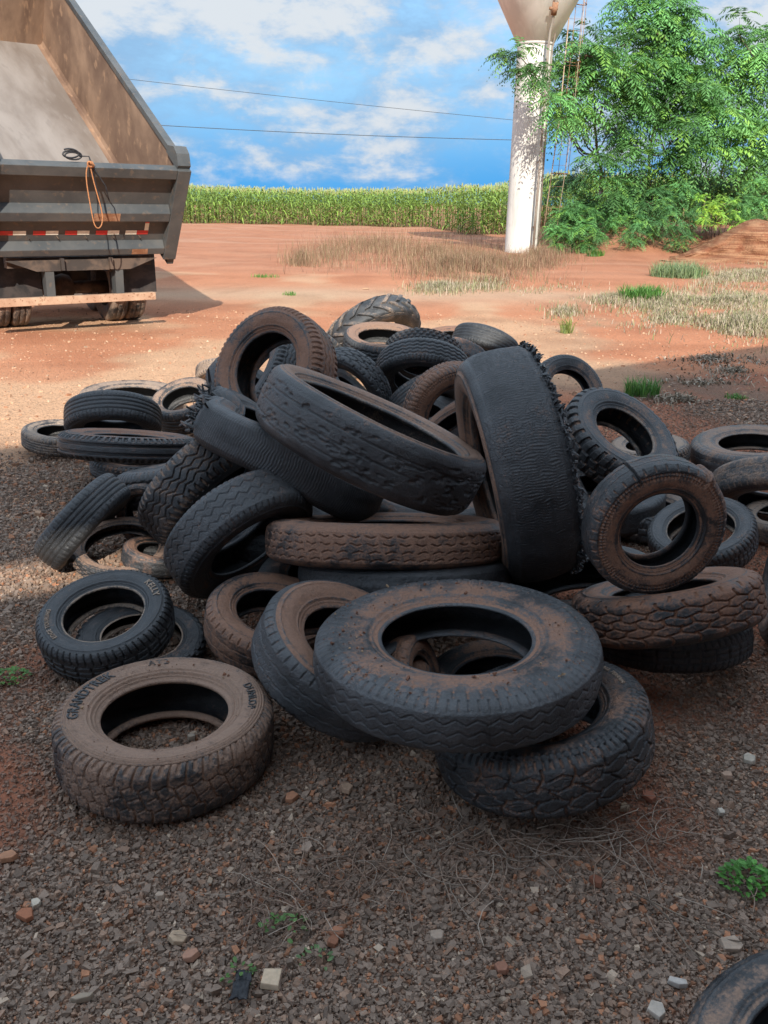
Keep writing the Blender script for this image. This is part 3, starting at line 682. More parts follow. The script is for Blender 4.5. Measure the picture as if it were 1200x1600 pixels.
leafy('leafy_weed', 'sparse sprig growing through the dry stems in front', 446, 1458, .045, 34, 63, (.13, .24, .07), .016, .03)
leafy('leafy_weed', 'tiny sprig beside the black scrap on the gravel', 374, 1530, .028, 26, 64, (.13, .24, .07), .014, .03)
leafy('leafy_weed', 'tiny sprig right of the dry stems over the gravel', 494, 1505, .03, 16, 65, (.14, .22, .09), .014, .02)

# ------------------------------------------------------------------ dead stems on the gravel
def stems(name, label, zones, n, seed, cols):
    r = np.random.default_rng(seed); mb = []; V = []; F = []; C = []; off = 0
    w = np.array([z[4] for z in zones], float); w /= w.sum()
    for k in range(n):
        u, v, ru, rv, _ = zones[r.choice(len(zones), p=w)]
        g0 = ground(u+r.normal(0, .5)*ru, v+r.normal(0, .5)*rv); L = r.uniform(.06, .26); az = r.uniform(0, 6.283); cur = r.normal(0, 2.2)
        m = 7; s = np.linspace(0, 1, m); ang = az+cur*s*.6+np.cumsum(r.normal(0, .16, m))
        st = L/m; x = g0[0]+np.cumsum(np.cos(ang))*st; y = g0[1]+np.cumsum(np.sin(ang))*st
        z = hz(x, y)+.016+.020*np.sin(np.pi*s)*r.random()+r.uniform(0, .012)
        pts = np.stack([x, y, z], -1); rr = r.uniform(.0009, .0022)
        for i in range(m):
            t = ang[i]+1.57; a = np.array([math.cos(t), math.sin(t), 0])*rr*(1.1-.6*s[i]); b = np.array([0, 0, rr*(1.1-.6*s[i])])
            V += [pts[i]+a, pts[i]+b, pts[i]-a, pts[i]-b]
        for i in range(m-1):
            for j in range(4): F.append((off+i*4+j, off+i*4+(j+1) % 4, off+(i+1)*4+(j+1) % 4, off+(i+1)*4+j))
        off += 4*m; C.append(np.tile(np.array(cols[r.integers(len(cols))])*r.uniform(.7, 1.25), (4*m, 1)))
    return tag(npmesh(name, np.array(V), np.array(F), M_DRY, colors=np.concatenate(C)), label, 'dry stems', kind='stuff')
stems('dry_stems', 'tangle of thin dead stems lying on the gravel in front', [(470, 1400, 110, 55, 1.6), (560, 1370, 130, 50, 1.0), (860, 1310, 190, 60, 2.6), (760, 1350, 200, 60, 1.6), (960, 1290, 90, 45, 1.2), (420, 1470, 90, 50, .6), (1050, 1400, 150, 70, .5)], 360, 71,
      [(.27, .18, .13), (.34, .24, .18), (.22, .14, .105), (.42, .33, .26)])
def twig(label, pts, r0, seed):
    r = np.random.default_rng(seed); P = np.array([ground(u, v, .02) for u, v in pts]); P[:, 2] += r.uniform(0, .02, len(P))
    c = P.mean(0); mb = MB(); mb.tube(P-c, np.linspace(r0, r0*.5, len(P)), 5); o = mb.build('twig', M_BARK, None, True); o.location = c
    tag(o, label, 'twig', 'longer dry twigs on the ground')
twig('long straight twig pointing at the right corner tyre', [(1005, 1405), (1040, 1440), (1075, 1482), (1100, 1516)], .0032, 1)
twig('long bent twig across the red soil at right', [(985, 1395), (1035, 1420), (1080, 1447), (1130, 1468), (1165, 1478)], .003, 2)
twig('forked twig standing against the front right tyre', [(905, 1268), (935, 1255), (958, 1232), (985, 1238)], .003, 3)
twig('pale twig on gravel below the stacked tyres at right', [(1140, 1108), (1150, 1098), (1166, 1090)], .005, 4)

# ------------------------------------------------------------------ stone and tile chips
def chip(label, u, v, w_, h_, col, seed, thick=.012, kind='stone_chip', square=False):
    r = np.random.default_rng(seed); g0 = ground(u, v); z = g0; s = 1.9/1350*(np.linalg.norm(g0-CC)/1.9)
    W, D = w_*s*.5, h_*s*.5/.62; n = 4 if square else r.integers(5, 7)
    a0 = r.uniform(0, 6.28) if not square else .5
    ang = a0+np.arange(n)*2*np.pi/n+(0 if square else 1)*r.uniform(-.3, .3, n); q = (1.2 if square else 1)*r.uniform(.82, 1.1, n)
    top = [(W*q[i]*math.cos(ang[i])*.9, D*q[i]*math.sin(ang[i])*.9, thick*r.uniform(.8, 1.1)) for i in range(n)]
    bot = [(W*q[i]*math.cos(ang[i]), D*q[i]*math.sin(ang[i]), -.004) for i in range(n)]
    V = np.array(bot+top); F = [tuple(range(n))[::-1], tuple(range(n, 2*n))]+[(i, (i+1) % n, n+(i+1) % n, n+i) for i in range(n)]
    me = bpy.data.meshes.new(kind); me.from_pydata(V.tolist(), [], F); me.update(); me.materials.append(M_CHIP)
    at_ = me.attributes.new('col', 'FLOAT_COLOR', 'POINT')
    for i in range(2*n):
        cc = np.array(col)*np.array([.86, .80, .72])*(r.uniform(.85, 1.1) if i >= n else .75); at_.data[i].color = (*cc, 1)
    o = bpy.data.objects.new(kind, me); COL.objects.link(o); b = o.modifiers.new('bevel', 'BEVEL'); b.width = .002; b.segments = 2
    o.location = (g0[0], g0[1], hz(g0[0], g0[1])+.012); o.rotation_euler = (r.normal(0, .12), r.normal(0, .12), r.uniform(-.4, .4))
    tag(o, label, 'chip', 'loose chips on the gravel')
CH = [('square white tile chip with orange stain at bottom centre', 424, 1537, 30, 22, (.62, .50, .38), 1),
 ('orange brick chip between the two front tyres', 456, 1252, 22, 15, (.48, .24, .15), 0), ('pale tan stone right of the orange chip between front tyres', 542, 1238, 22, 16, (.46, .32, .24), 0),
 ('flat pinkish chip below a broken pale flake at lower left', 299, 1500, 26, 14, (.46, .26, .19), 0), ('broken pale flake above the pinkish chip at lower left', 280, 1472, 30, 14, (.52, .40, .30), 0),
 ('brick red chip under the small white chip at left', 41, 1436, 28, 14, (.40, .17, .10), 0), ('small white chip above the brick red one at left', 57, 1418, 15, 11, (.70, .64, .56), 0),
 ('twin brick pieces beside the dry stems', 526, 1464, 26, 14, (.40, .19, .12), 0), ('grey tan stone at the edge of the dry stems', 480, 1331, 18, 16, (.42, .33, .28), 0),
 ('orange chip at the far left edge', 12, 1346, 28, 13, (.46, .24, .15), 0), ('smooth pale stone on gravel left of the red soil', 683, 1470, 26, 16, (.40, .32, .27), 0),
 ('rounded red brown lump on the dry stems at right', 931, 1384, 22, 19, (.24, .10, .065), 0), ('large pale flat stone near the corner tyre', 1140, 1482, 38, 16, (.46, .37, .31), 0),
 ('white stone at the bottom edge left of the corner tyre', 1024, 1584, 26, 20, (.52, .47, .43), 0), ('thin grey white sliver left of the corner tyre', 1058, 1543, 34, 9, (.54, .51, .50), 0),
 ('pale wedge on gravel right of the tread blocks', 1170, 1192, 22, 16, (.58, .53, .47), 0), ('pinkish stone near the red patch below the right stack', 1135, 1218, 18, 14, (.48, .34, .27), 0),
 ('light stone inside the ring of the brown front tyre', 300, 1157, 14, 10, (.42, .36, .31), 0), ('red chip at the foot of the front right tyre', 1012, 1250, 22, 14, (.36, .15, .10), 0),
 ('cream flake beside the red chip at the front right tyre', 975, 1268, 18, 10, (.50, .40, .30), 0), ('pale splinter at lower left corner', 130, 1567, 34, 8, (.40, .33, .27), 0),
 ('tan chunk above the bottom edge at centre left', 250, 1408, 16, 10, (.45, .36, .30), 0), ('rust brown stone on dark gravel at bottom centre', 520, 1478, 20, 13, (.30, .14, .09), 0),
 ('white pebble near the right edge below the wall of tyres', 1125, 1275, 12, 8, (.62, .58, .53), 0), ('rosy stone at bottom right on the soil', 784, 1520, 22, 14, (.34, .17, .12), 0),
 ('pale brick on the sunlit yard beyond the heap', 572, 452, 11, 5, (.62, .42, .28), 1)]
for i, (lb, u, v, w_, h_, c, sq) in enumerate(CH): chip(lb, u, v, w_, h_, c, 100+i, square=bool(sq))
def rag():
    r = np.random.default_rng(8); g0 = ground(378, 1556); n = 14
    x, y = np.meshgrid(np.linspace(-1, 1, n), np.linspace(-1, 1, n), indexing='ij')
    z = .012+.018*fbm(x*2.2+9, y*2.2+4, 5)+.012*fbm(x*5+9, y*5+4, 6)
    k = .75+.4*vnoise(np.arctan2(y, x)*3+10, x*0+.5, 3)
    V = np.stack([x*.020*k, y*.042*k, z], -1).reshape(-1, 3); gi = np.arange(n*n).reshape(n, n)
    F = np.stack([gi[:-1, :-1], gi[1:, :-1], gi[1:, 1:], gi[:-1, 1:]], -1).reshape(-1, 4)
    o = npmesh('plastic_scrap', V, F, M_BLACK); o.location = (g0[0], g0[1], 0.008); s = o.modifiers.new('thickness', 'SOLIDIFY'); s.thickness = .002
    tag(o, 'crumpled scrap of black plastic on the gravel in front', 'scrap')
rag()

# ------------------------------------------------------------------ power lines
def wire(label, a, b, dep, sag, r0):
    A = at(*a, dep[0]); B = at(*b, dep[1]); d = B-A; A = A-d*.8; B = B+d*.8
    s = np.linspace(0, 1, 40)[:, None]; P = A*(1-s)+B*s; P[:, 2] -= (sag*4*s*(1-s))[:, 0]-sag*4*.2857*.7143
    c = P.mean(0); mb = MB(); mb.tube(P-c, r0, 5); o = mb.build('power_line', M_WIRE, None, True); o.location = c; tag(o, label, 'power line', 'overhead wires')
wire('thin upper wire crossing the sky above the other wire', (190, 122), (790, 186), (75, 80), .5, .020)
wire('darker lower wire crossing the sky behind the tower', (232, 194), (800, 218), (70, 72), .9, .026)

# ------------------------------------------------------------------ dump truck with its bed tipped up
def truck():
    psi, T = rad(36), rad(32); W2 = 1.18; LT = 1.28; LB = 5.6; HT = 2.03
    P0 = at(283, 258, 11.2); xr = np.array([math.cos(psi), math.sin(psi), 0])
    O = P0-xr*W2; O[2] = 0
    root = empty('dump_truck', tuple(O), (0, 0, psi), 'dirty dark grey dump truck seen from behind with its bed tipped up', 'truck')
    sT, cT = math.sin(T), math.cos(T); HT = P0[2]
    b0 = np.array([0, LT*sT, HT-LT*cT])
    D = np.array([0, cT, sT]); E_ = np.array([0, -sT, cT])
    B = lambda p: np.array([p[0], 0, 0])+b0+D*p[1]+E_*p[2]           # bed coordinates: across, along floor, up from floor
    th = .05
    mb = MB(B); mb.box((-W2+th, .02, .06), (W2-th, LB, .12)); mb.build('bed_floor', M_BEDIN, root)
    for s in (-1, 1):
        x0, x1 = sorted((s*W2, s*(W2-th)))
        # side wall with a sloped fillet down to the floor
        mb = MB(B)
        mb.prism([(s*W2, .04), (s*W2, LT+.02), (s*(W2-th), LT+.02), (s*(W2-th), .19), (s*(W2-th-.025), .135), (s*(W2-.10), .123), (s*(W2-.14), .123), (s*(W2-.14), .04)][::s],
                 lambda p, q: (p[0], .02+(LB-.02)*q, p[1])); mb.build('bed_side', M_BEDSIDE, root)
        mb = MB(B); mb.box((min(s*(W2-.075), s*(W2+.03)), .03, LT+.022), (max(s*(W2-.075), s*(W2+.03)), LB, LT+.09)); mb.build('top_rail', M_TRUCK, root)
        for k in range(9):
            y = .5+k*.58; xa, xb = sorted((s*(W2+.002), s*(W2+.075))); mb = MB(B); mb.box((xa, y, .02), (xb, y+.10, LT)); mb.build('side_rib', M_TRUCK, root)
        mb = MB(B); xa, xb = sorted((s*(W2-.10), s*(W2+.075)))
        mb.prism([(-.10, LT+.0), (.28, LT+.02), (.26, LT+.12), (.10, LT+.20), (-.02, LT+.17), (-.12, LT+.06)], lambda p, q: (xa+(s*W2+.05-xa-.11)*q if False else (xa, xb)[q]*1.0, p[0], p[1])); mb.build('corner_lug', M_TRUCK, root)
        mb = MB(B); mb.prism([(s*(W2-.10), -.16), (s*(W2+.08), -.16), (s*(W2+.08), .018), (s*(W2-.10), .018)], lambda p, q: (p[0], p[1], -.05+q*(LT+.06))); mb.build('tailgate_post', M_TRUCK, root, bevel=.008)
        mb = MB(B); mb.box((min(s*(W2-.02), s*(W2+.07)), -.13, -.14), (max(s*(W2-.02), s*(W2+.07)), -.02, -.052)); mb.build('hinge_foot', M_TRUCK, root)
    mb = MB(B); mb.box((-W2+th, LB, .04), (W2-th, LB+.06, LT+.35)); mb.build('bulkhead', M_BEDSIDE, root)
    # tailgate: sunk panel and three pressed rails
    xl, xrr = -W2+.10, W2-.10
    mb = MB(B); mb.box((xl, -.045, .0), (xrr, -.012, LT-.02)); tg = mb.build('tailgate', M_TRUCK, root)
    def rail(z0, z1, dep, name, sl):
        mb = MB(B); mb.prism([(-.046, z0), (-dep, z0+sl), (-dep, z1-sl), (-.046, z1)], lambda p, q: (xl+.002+(xrr-xl-.004)*q, p[0], p[1])); return mb.build(name, M_TRUCK, tg, bevel=.006)
    rail(LT-.13, LT+.02, .15, 'tailgate_rail', .01); rail(.47, .74, .15, 'tailgate_rail', .075); rail(-.03, .20, .15, 'tailgate_rail', .07)
    # repainted rusty patches on the rails
    for (xa, xb, za, zb, dd) in ((.06, .40, .552, .662, .1515), (.62, .84, .045, .125, .1515)):
        mb = MB(B); mb.box((xa, -dd-.001, za), (xb, -dd+.001, zb)); mb.build('primer_patch', M_RUST, tg)
    # reflective tape
    seg = .155
    x = -1.04; k = 0
    while x+2*seg < xrr-.02:
        mb = MB(B); last = x+2*seg+.08+2*seg > xrr-.02
        mb.box((x, -.049, .285), (x+seg-.002, -.047, .345), 1 if last else 0); mb.box((x+seg, -.049, .285), (x+2*seg, -.047, .345), 0 if last else 1)
        if last: mb.box((x+2*seg-.055, -.049, .347), (x+2*seg, -.047, .455), 1); mb.box((x+2*seg-.055, -.049, .457), (x+2*seg, -.047, .51), 0)
        mb.build('reflective_strip', M_RED, tg, mats=[M_RED, M_WHT]); x += 2*seg+.085
    for k in range(6):
        xk = -.72+k*.36; mb = MB(B); mb.tube([(xk, -.05, .275), (xk+.02, -.085, .255), (xk+.03, -.07, .235)], .007, 5); mb.build('tie_hook', M_CHASSIS, tg)
    # chassis, axle, wheels, guards, bumper beam
    for s in (-1, 1):
        mb = MB(); mb.box((s*.42-.05, .75, .78), (s*.42+.05, 8.2, .96)); mb.build('chassis_rail', M_CHASSIS, root)
        mb = MB(); mb.prism([(.62, .95), (.82, .95), (.80, .42), (.66, .42)], lambda p, q: (s*.46-.055+.11*q, p[0]-.02, p[1])); mb.build('bumper_bracket', M_TRUCK, root)
        mb = MB(); mb.box((s*.80-.33, 1.02, .46), (s*.80+.33, 1.05, 1.04)); mb.build('mud_flap', M_FLAP, root)
        for q in (.68, .95):
            cx = s*q
            w = wheel_mesh(cx, 1.72, .505, .25, root)
        mb = MB(); mb.box((s*.80-.34, 1.02, 1.05), (s*.80+.34, 2.45, 1.09)); mb.build('mudguard', M_FLAP, root)
        for yy in (3.05, 6.9): wheel_mesh(s*.92, yy, .505, .27, root)
    mb = MB(); mb.tube([(-1.0, 1.72, .5), (1.0, 1.72, .5)], .09, 10); mb.lathe([(.02, -.2), (.17, -.1), (.2, 0), (.17, .1), (.02, .2)], 16, c=(0, 1.72, .5), axis='x'); mb.build('axle', M_CHASSIS, root, True)
    mb = MB(); mb.box((-.55, 2.3, .45), (.55, 2.5, 1.0)); mb.box((-1.1, 3.8, .35), (1.1, 3.9, 1.0)); mb.build('cross_member', M_CHASSIS, root)
    mb = MB(); mb.box((-.95, .70, .86), (.95, .86, .99)); mb.build('hinge_beam', M_CHASSIS, root)
    mb = MB(); mb.prism([(-1.0, .90), (1.0, .90), (.62, .76), (-.62, .76)], lambda p, q: (p[0], .60+.02*q, p[1]+.06)); mb.build('rear_apron', M_CHASSIS, root)
    for s in (-.30, .34):
        mb = MB(); mb.box((s-.02, .53, .83), (s+.02, .60, .98)); mb.build('apron_bracket', M_CHASSIS, root)
    mb = MB(); mb.box((-1.30, .55, .40), (.93, .67, .50)); mb.build('bumper_beam', M_BEAM, root, bevel=.006)
    mb = MB(); mb.tube([(0, 4.6, .9), (0, 4.9, 2.6)], .09, 10); mb.tube([(0, 4.9, 2.6), (0, 5.05, 3.5)], .06, 10); mb.build('lift_ram', M_CHASSIS, root, True)
    # cab at the far end
    mb = MB(); mb.prism([(6.3, .75), (8.3, .75), (8.3, 1.6), (8.0, 2.6), (6.35, 2.7)], lambda p, q: (-1.12+2.24*q, p[0], p[1])); mb.build('cab', M_PAINTW, root, bevel=.05)
    mb = MB(); mb.box((-.6, 6.285, 1.75), (.6, 6.298, 2.35)); mb.build('cab_window', M_BLACK, root)
    return root, B
def wheel_mesh(cx, cy, R, w, root):
    h = w/2
    mb = MB(); pr = [(R*.56, -h*.8), (R*.70, -h*.98), (R*.86, -h), (R*.95, -h*.92), (R*.985, -h*.80), (R, -h*.6), (R, -h*.35), (R*.982, -h*.33), (R*.982, -h*.27), (R, -h*.25), (R, h*.25), (R*.982, h*.27), (R*.982, h*.33), (R, h*.35), (R, h*.6), (R*.985, h*.8), (R*.95, h*.92), (R*.86, h), (R*.70, h*.98), (R*.56, h*.8)]
    mb.lathe(pr, 56, c=(cx, cy, R), axis='x'); o = mb.build('wheel', M_RUB, root, True); o['dust'] = .62; o['tone'] = .8; o['grey'] = .5; o['seed'] = cx*3+cy
    mb = MB(); mb.lathe([(R*.58, -h*.78), (R*.54, -h*.6), (R*.50, h*.1), (R*.2, h*.25), (.01, h*.25)], 32, c=(cx, cy, R), axis='x'); mb.lathe([(R*.58, h*.78), (R*.54, h*.6), (R*.50, h*.1)], 32, c=(cx, cy, R), axis='x')
    mb.build('rim', M_CHASSIS, o, True)
TRUCK, BED = truck()
def ropes():
    mw = Matrix.Translation(TRUCK.location) @ Matrix.Rotation(rad(36), 4, 'Z')
    Wd = lambda p: np.array(mw @ Vector(p))
    LT = 1.28
    top = Wd(BED((-.08, -.17, LT+.05))); vert = np.array([0, 0, -1.0]); side = np.array([math.cos(rad(36)), math.sin(rad(36)), 0])
    mb = MB(); r = np.random.default_rng(4)
    tpos = np.linspace(0, 2*np.pi, 34)
    wob = .010*np.sin(tpos*3+1)
    P = [side*(.085*math.sin(t)*(.45+.55*(1-math.cos(t))/2)+w)+vert*(.36*(1-math.cos(t)))+side*.06*(1-math.cos(t))/2+np.array([0, -.01, 0]) for t, w in zip(tpos, wob)]
    mb.tube(P, .0075, 6)
    kn = np.linspace(0, 9, 30); mb.tube([side*(.025*math.cos(k*2.1)+.03)+np.array([0, 0, .03*math.sin(k*2.1)-.0])+np.array([0, .012*k-.06, .01]) for k in kn], .011, 6)
    o = mb.build('rope', M_ROPE, None, True); o.location = top; tag(o, 'orange rope loop hanging over the truck tailgate', 'rope')
    mb = MB()
    c0 = Wd(BED((-.24, -.07, LT+.07))); q = np.linspace(0, 15, 60)
    mb.tube([side*(.10*math.cos(k)+.02*math.sin(k*.37))+np.array([0, 0, .045*math.sin(k)+.02+.003*k])+np.array([0, .006*math.sin(k*1.7), 0]) for k in q], .010, 6)
    s1 = Wd(BED((-.04, -.165, LT-.02)))-c0
    for dx, ln in ((.06, .50), (.16, .34)):
        e = [np.array([0, 0, .03])+side*.08, side*.20+np.array([.02, -.06, .03]), s1+side*dx*.3, s1+side*dx+vert*ln*.5, s1+side*(dx+.03)+vert*ln]
        mb.tube(e, .008, 5)
    o = mb.build('rubber_cord', M_BLACK, None, True); o.location = c0; tag(o, 'black cord coiled on the truck tailgate beside the orange rope', 'cord')
ropes()

# ------------------------------------------------------------------ tyres
def tri(x): return 2*np.abs(2*(x-np.floor(x+.5)))-1
def line(dist, w, e=.35): return 1-sm(w*.5*(1-e), w*.5*(1+e), np.abs(dist))
def frac(x): return x-np.floor(x)
def cdist(x): return np.abs(x-np.floor(x+.5))       # distance to the nearest integer

def tread_height(kind, th, t, R, W, seed, wear):
    """th angle grid, t lateral (-1.25..1.25). returns displacement (m) and groove mask 0..1"""
    Cc = 2*np.pi*R; wt_ = .40*W
    def per(pitch): return max(8, int(round(Cc/pitch)))
    a = th/(2*np.pi); at_ = np.abs(t); sg = np.sign(t)
    g = np.zeros_like(t); d = .007*wear; extra = 0
    nfine = (fbm(a*96, t*7+20, seed+1) if False else vnoise(a*180, t*12+20, seed+1, 180))
    nlow = vnoise(a*14, t*2.2+20, seed+2, 14)
    if kind == 'rib':
        for t0 in (-.52, -.18, .18, .52): g = np.maximum(g, line(t-t0, .085))
        n = per(.03); g = np.maximum(g, .6*line(cdist(a*n+.15*t)/n*Cc, .006)*(at_ > .62))
    elif kind == 'tractor_rib':
        for t0 in (-.42, .42): g = np.maximum(g, line(t-t0, .26, .25))
        n = per(.075); g = np.maximum(g, line(cdist(a*n+.2*sg)-.28, .26)*sm(.78, .84, at_)*1.0); d = .016
    elif kind == 'zigzag':
        n = per(.055)
        for t0 in (-.55, -.18, .18, .55): g = np.maximum(g, line(t-t0-.07*tri(a*n+.2*t0), .10))
        g = np.maximum(g, .8*line(cdist(a*n*2)/n/2*Cc, .007)*(at_ > .78))
    elif kind == 'chevron':      # worn truck rib: rows of small zigzag cuts
        n = per(.062)
        for k, t0 in enumerate((-.66, -.24, .20, .62)):
            ph = frac(a*n+.13*k); g = np.maximum(g, line(t-t0-.075*tri(a*n+.13*k)*np.sign(.5-(k > 1)), .055)*(sm(.06, .12, ph)*(1-sm(.72, .8, ph))))
        d = .006
    elif kind == 'at':           # all-terrain blocks with big shoulder cuts
        n = per(.052)
        lat = cdist(a*n+.30*np.sin(t*2.4)+.5*(t > 0))/n*Cc
        g = np.maximum(g, line(lat, .006)*sm(.30, .40, at_)*(1-.45*sm(.9, .5, at_)))
        g = np.maximum(g, .8*line(cdist(a*n+.55*t+.25)/n*Cc, .004)*(at_ < .42))
        for t0, ww in ((-.42, .035), (.03, .03), (.45, .035)): g = np.maximum(g, .85*line(t-t0-.09*tri(a*n+t0)-.03*np.sin(a*12), ww))
        g = np.maximum(g, line(cdist(a*n+.30*np.sin(t*2.4)+.5*(t > 0)+.5)/n*Cc, .012)*sm(.92, 1.0, at_))
        d = .008*wear
    elif kind == 'at2':          # long slanted blocks between thin grooves
        n = per(.092)
        for k, t0 in enumerate((-.62, -.22, .22, .62)): g = np.maximum(g, line(t-t0-.10*tri(a*n+.31*k+.25), .05))
        row = np.floor((np.clip(t, -.98, .98)+.98)/.392)
        lat = cdist(a*n+.5*(row % 2)+.42*t*np.where(row % 2 == 0, 1, -1)+.1*np.sin(t*5))/n*Cc
        g = np.maximum(g, line(lat, .008)); n2_ = per(.026)
        g = np.maximum(g, line(cdist(a*n2_+.3*at_)/n2_*Cc, .008)*sm(.90, .96, at_)); d = .008
    elif kind == 'wavy':         # long wavy grooves, saw-toothed edges
        n = per(.078)
        for k, t0 in enumerate((-.50, -.17, .17, .50)): g = np.maximum(g, line(t-t0-.10*tri(a*n+.25*k)-.06*np.sin(a*2*np.pi*n*.5 if n % 2 == 0 else a*2*np.pi*n), .05))
        n2_ = per(.039)
        g = np.maximum(g, line(cdist(a*n2_+.35*sg*t)/n2_*Cc, .014)*sm(.72, .80, at_+.1*tri(a*n2_))); d = .010
    elif kind == 'block':        # hexagonal truck blocks in five rows
        n = per(.095)
        for k, t0 in enumerate((-.58, -.20, .20, .58)): g = np.maximum(g, line(t-t0-.085*tri(a*n+.25*(k % 2)+.12*k), .06))
        row = np.floor((np.clip(t, -.98, .98)+.98)/.392)
        lat = cdist(a*n+.5*(row % 2)+.18*t*np.where(row == 2, -1, 1)+.06*np.sin(t*9))/n*Cc
        g = np.maximum(g, line(lat, .010)); d = .008
    elif kind == 'knob':
        n = per(.050); row = np.floor((t+1.25)/.36)
        kx = cdist(a*n+.5*(row % 2)); kt = np.abs((t+1.25)/.36-row-.5)
        kb = sm(.36, .27, kx)*sm(.40, .30, kt); g = 1-kb; d = .013
    elif kind == 'mud':
        n = per(.066)
        lug = sm(.36, .28, cdist(a*n+.10*np.sin(t*3)+.5*(t > 0)))*sm(.34, .40, at_)
        cn = sm(.40, .33, cdist(a*n+.25+.3*t))*sm(.30, .24, at_-.0)
        g = 1-np.maximum(lug, cn); d = .013
    elif kind == 'lug':
        n = per(.17); ph = a*n+np.where(t > 0, .5, 0)+.75*at_
        lug = sm(.24, .15, cdist(ph))*sm(-.06, .04, t*np.where(t > 0, 1, -1)); g = 1-np.clip(lug, 0, 1); d = .048
    elif kind == 'serrated':
        n = per(.034); g = np.maximum(g, line(cdist(a*n)/n*Cc, .014)*sm(.55, .7, at_))
        for t0 in (-.4, 0, .4): g = np.maximum(g, line(t-t0-.06*tri(a*n*.5 if n % 2 == 0 else a*n), .08))
        d = .009*wear
    elif kind == 'touring':
        for t0 in (-.45, -.02, .40): g = np.maximum(g, line(t-t0, .085))
        n = per(.028); g = np.maximum(g, line(cdist(a*n+.5*at_+.2*sg)/n*Cc, .0055)*sm(.5, .58, at_))
        g = np.maximum(g, .8*line(cdist(a*n*.5 if n % 2 == 0 else a*n)/n*Cc, .005)*(at_ < .42)); d = .006
    elif kind == 'highway':      # worn rounded ribs with shoulder sipes
        for t0 in (-.35, .35): g = np.maximum(g, .7*line(t-t0-.04*tri(a*per(.05)), .05))
        n = per(.040); g = np.maximum(g, line(cdist(a*n)/n*Cc, .006)*sm(.80, .86, at_)*(1-sm(1.1, 1.2, at_))); d = .005*wear
    elif kind == 'worn_block':   # almost bald, faint curling grooves
        n = per(.06)
        for t0 in (-.5, 0, .5): g = np.maximum(g, .75*line(t-t0-.12*tri(a*n+.3*t0)-.08*(nlow-.5), .05)*sm(.3, .5, nlow+.25))
        g = np.maximum(g, line(cdist(a*n*2)/n/2*Cc, .007)*sm(.86, .93, at_)); d = .0045
    elif kind == 'ripple':
        extra = .0028*np.sin(a*Cc/.0135*2*np.pi+5*t*t+5*nlow+3*vnoise(a*60, t*4+20, seed+5, 60))*(1-sm(.9, 1.2, at_))*(.4+.6*nlow)
    elif kind == 'bald':
        extra = .0018*np.sin(a*Cc/.011*2*np.pi+9*vnoise(a*90, t*6+20, seed+5, 90))*(1-sm(.7, 1.0, at_))
        g = .5*line(at_-.9, .02)
        d = .003
    elif kind == 'eroded':
        g = sm(.60, .85, vnoise(a*60, t*5+20, seed+6, 60)*.6+vnoise(a*150, t*12+20, seed+7, 150)*.5)*sm(.95, .75, at_)
        for t0 in (-.62, -.05, .5): g = np.maximum(g, .8*line(t-t0-.02*(nlow-.5), .03))
        d = .006
    h = -g*d*1.35+extra+(nfine-.5)*.0010+(nlow-.5)*.004
    return h, np.clip(g, 0, 1)

def wrap_faces(nt, npf):
    i = np.arange(nt)[:, None]; j = np.arange(npf-1)[None]; i2 = (i+1) % nt
    return np.stack([i*npf+j+0*i2, i2*npf+j, i2*npf+j+1, i*npf+j+1+0*i2], -1).reshape(-1, 4)

FONT_TMP = []
def lettering(root, text, size, ang, r_mid, zfun, place, bold=.0, extr=.0026):
    cu = bpy.data.curves.new('lettering', 'FONT'); cu.body = text; cu.size = size; cu.align_x = 'CENTER'; cu.extrude = extr; cu.offset = bold; cu.resolution_u = 3; cu.space_character = 1.12
    o = bpy.data.objects.new('lettering', cu); COL.objects.link(o)
    dg = bpy.context.evaluated_depsgraph_get(); me = bpy.data.meshes.new_from_object(o.evaluated_get(dg)); bpy.data.objects.remove(o); bpy.data.curves.remove(cu)
    n = len(me.vertices); co = np.zeros(n*3, np.float32); me.vertices.foreach_get('co', co); co = co.reshape(-1, 3)
    r = r_mid+co[:, 1]-size*.35; q = rad(ang)-co[:, 0]/r_mid
    z = zfun(r)+co[:, 2]+extr*.35
    V = place(r, z, q).astype(np.float32); me.vertices.foreach_set('co', V.ravel()); me.update()
    me.name = 'lettering'; ob = bpy.data.objects.new('lettering', me); COL.objects.link(ob); me.materials.clear(); me.materials.append(M_RUB); ob.parent = root
    return ob

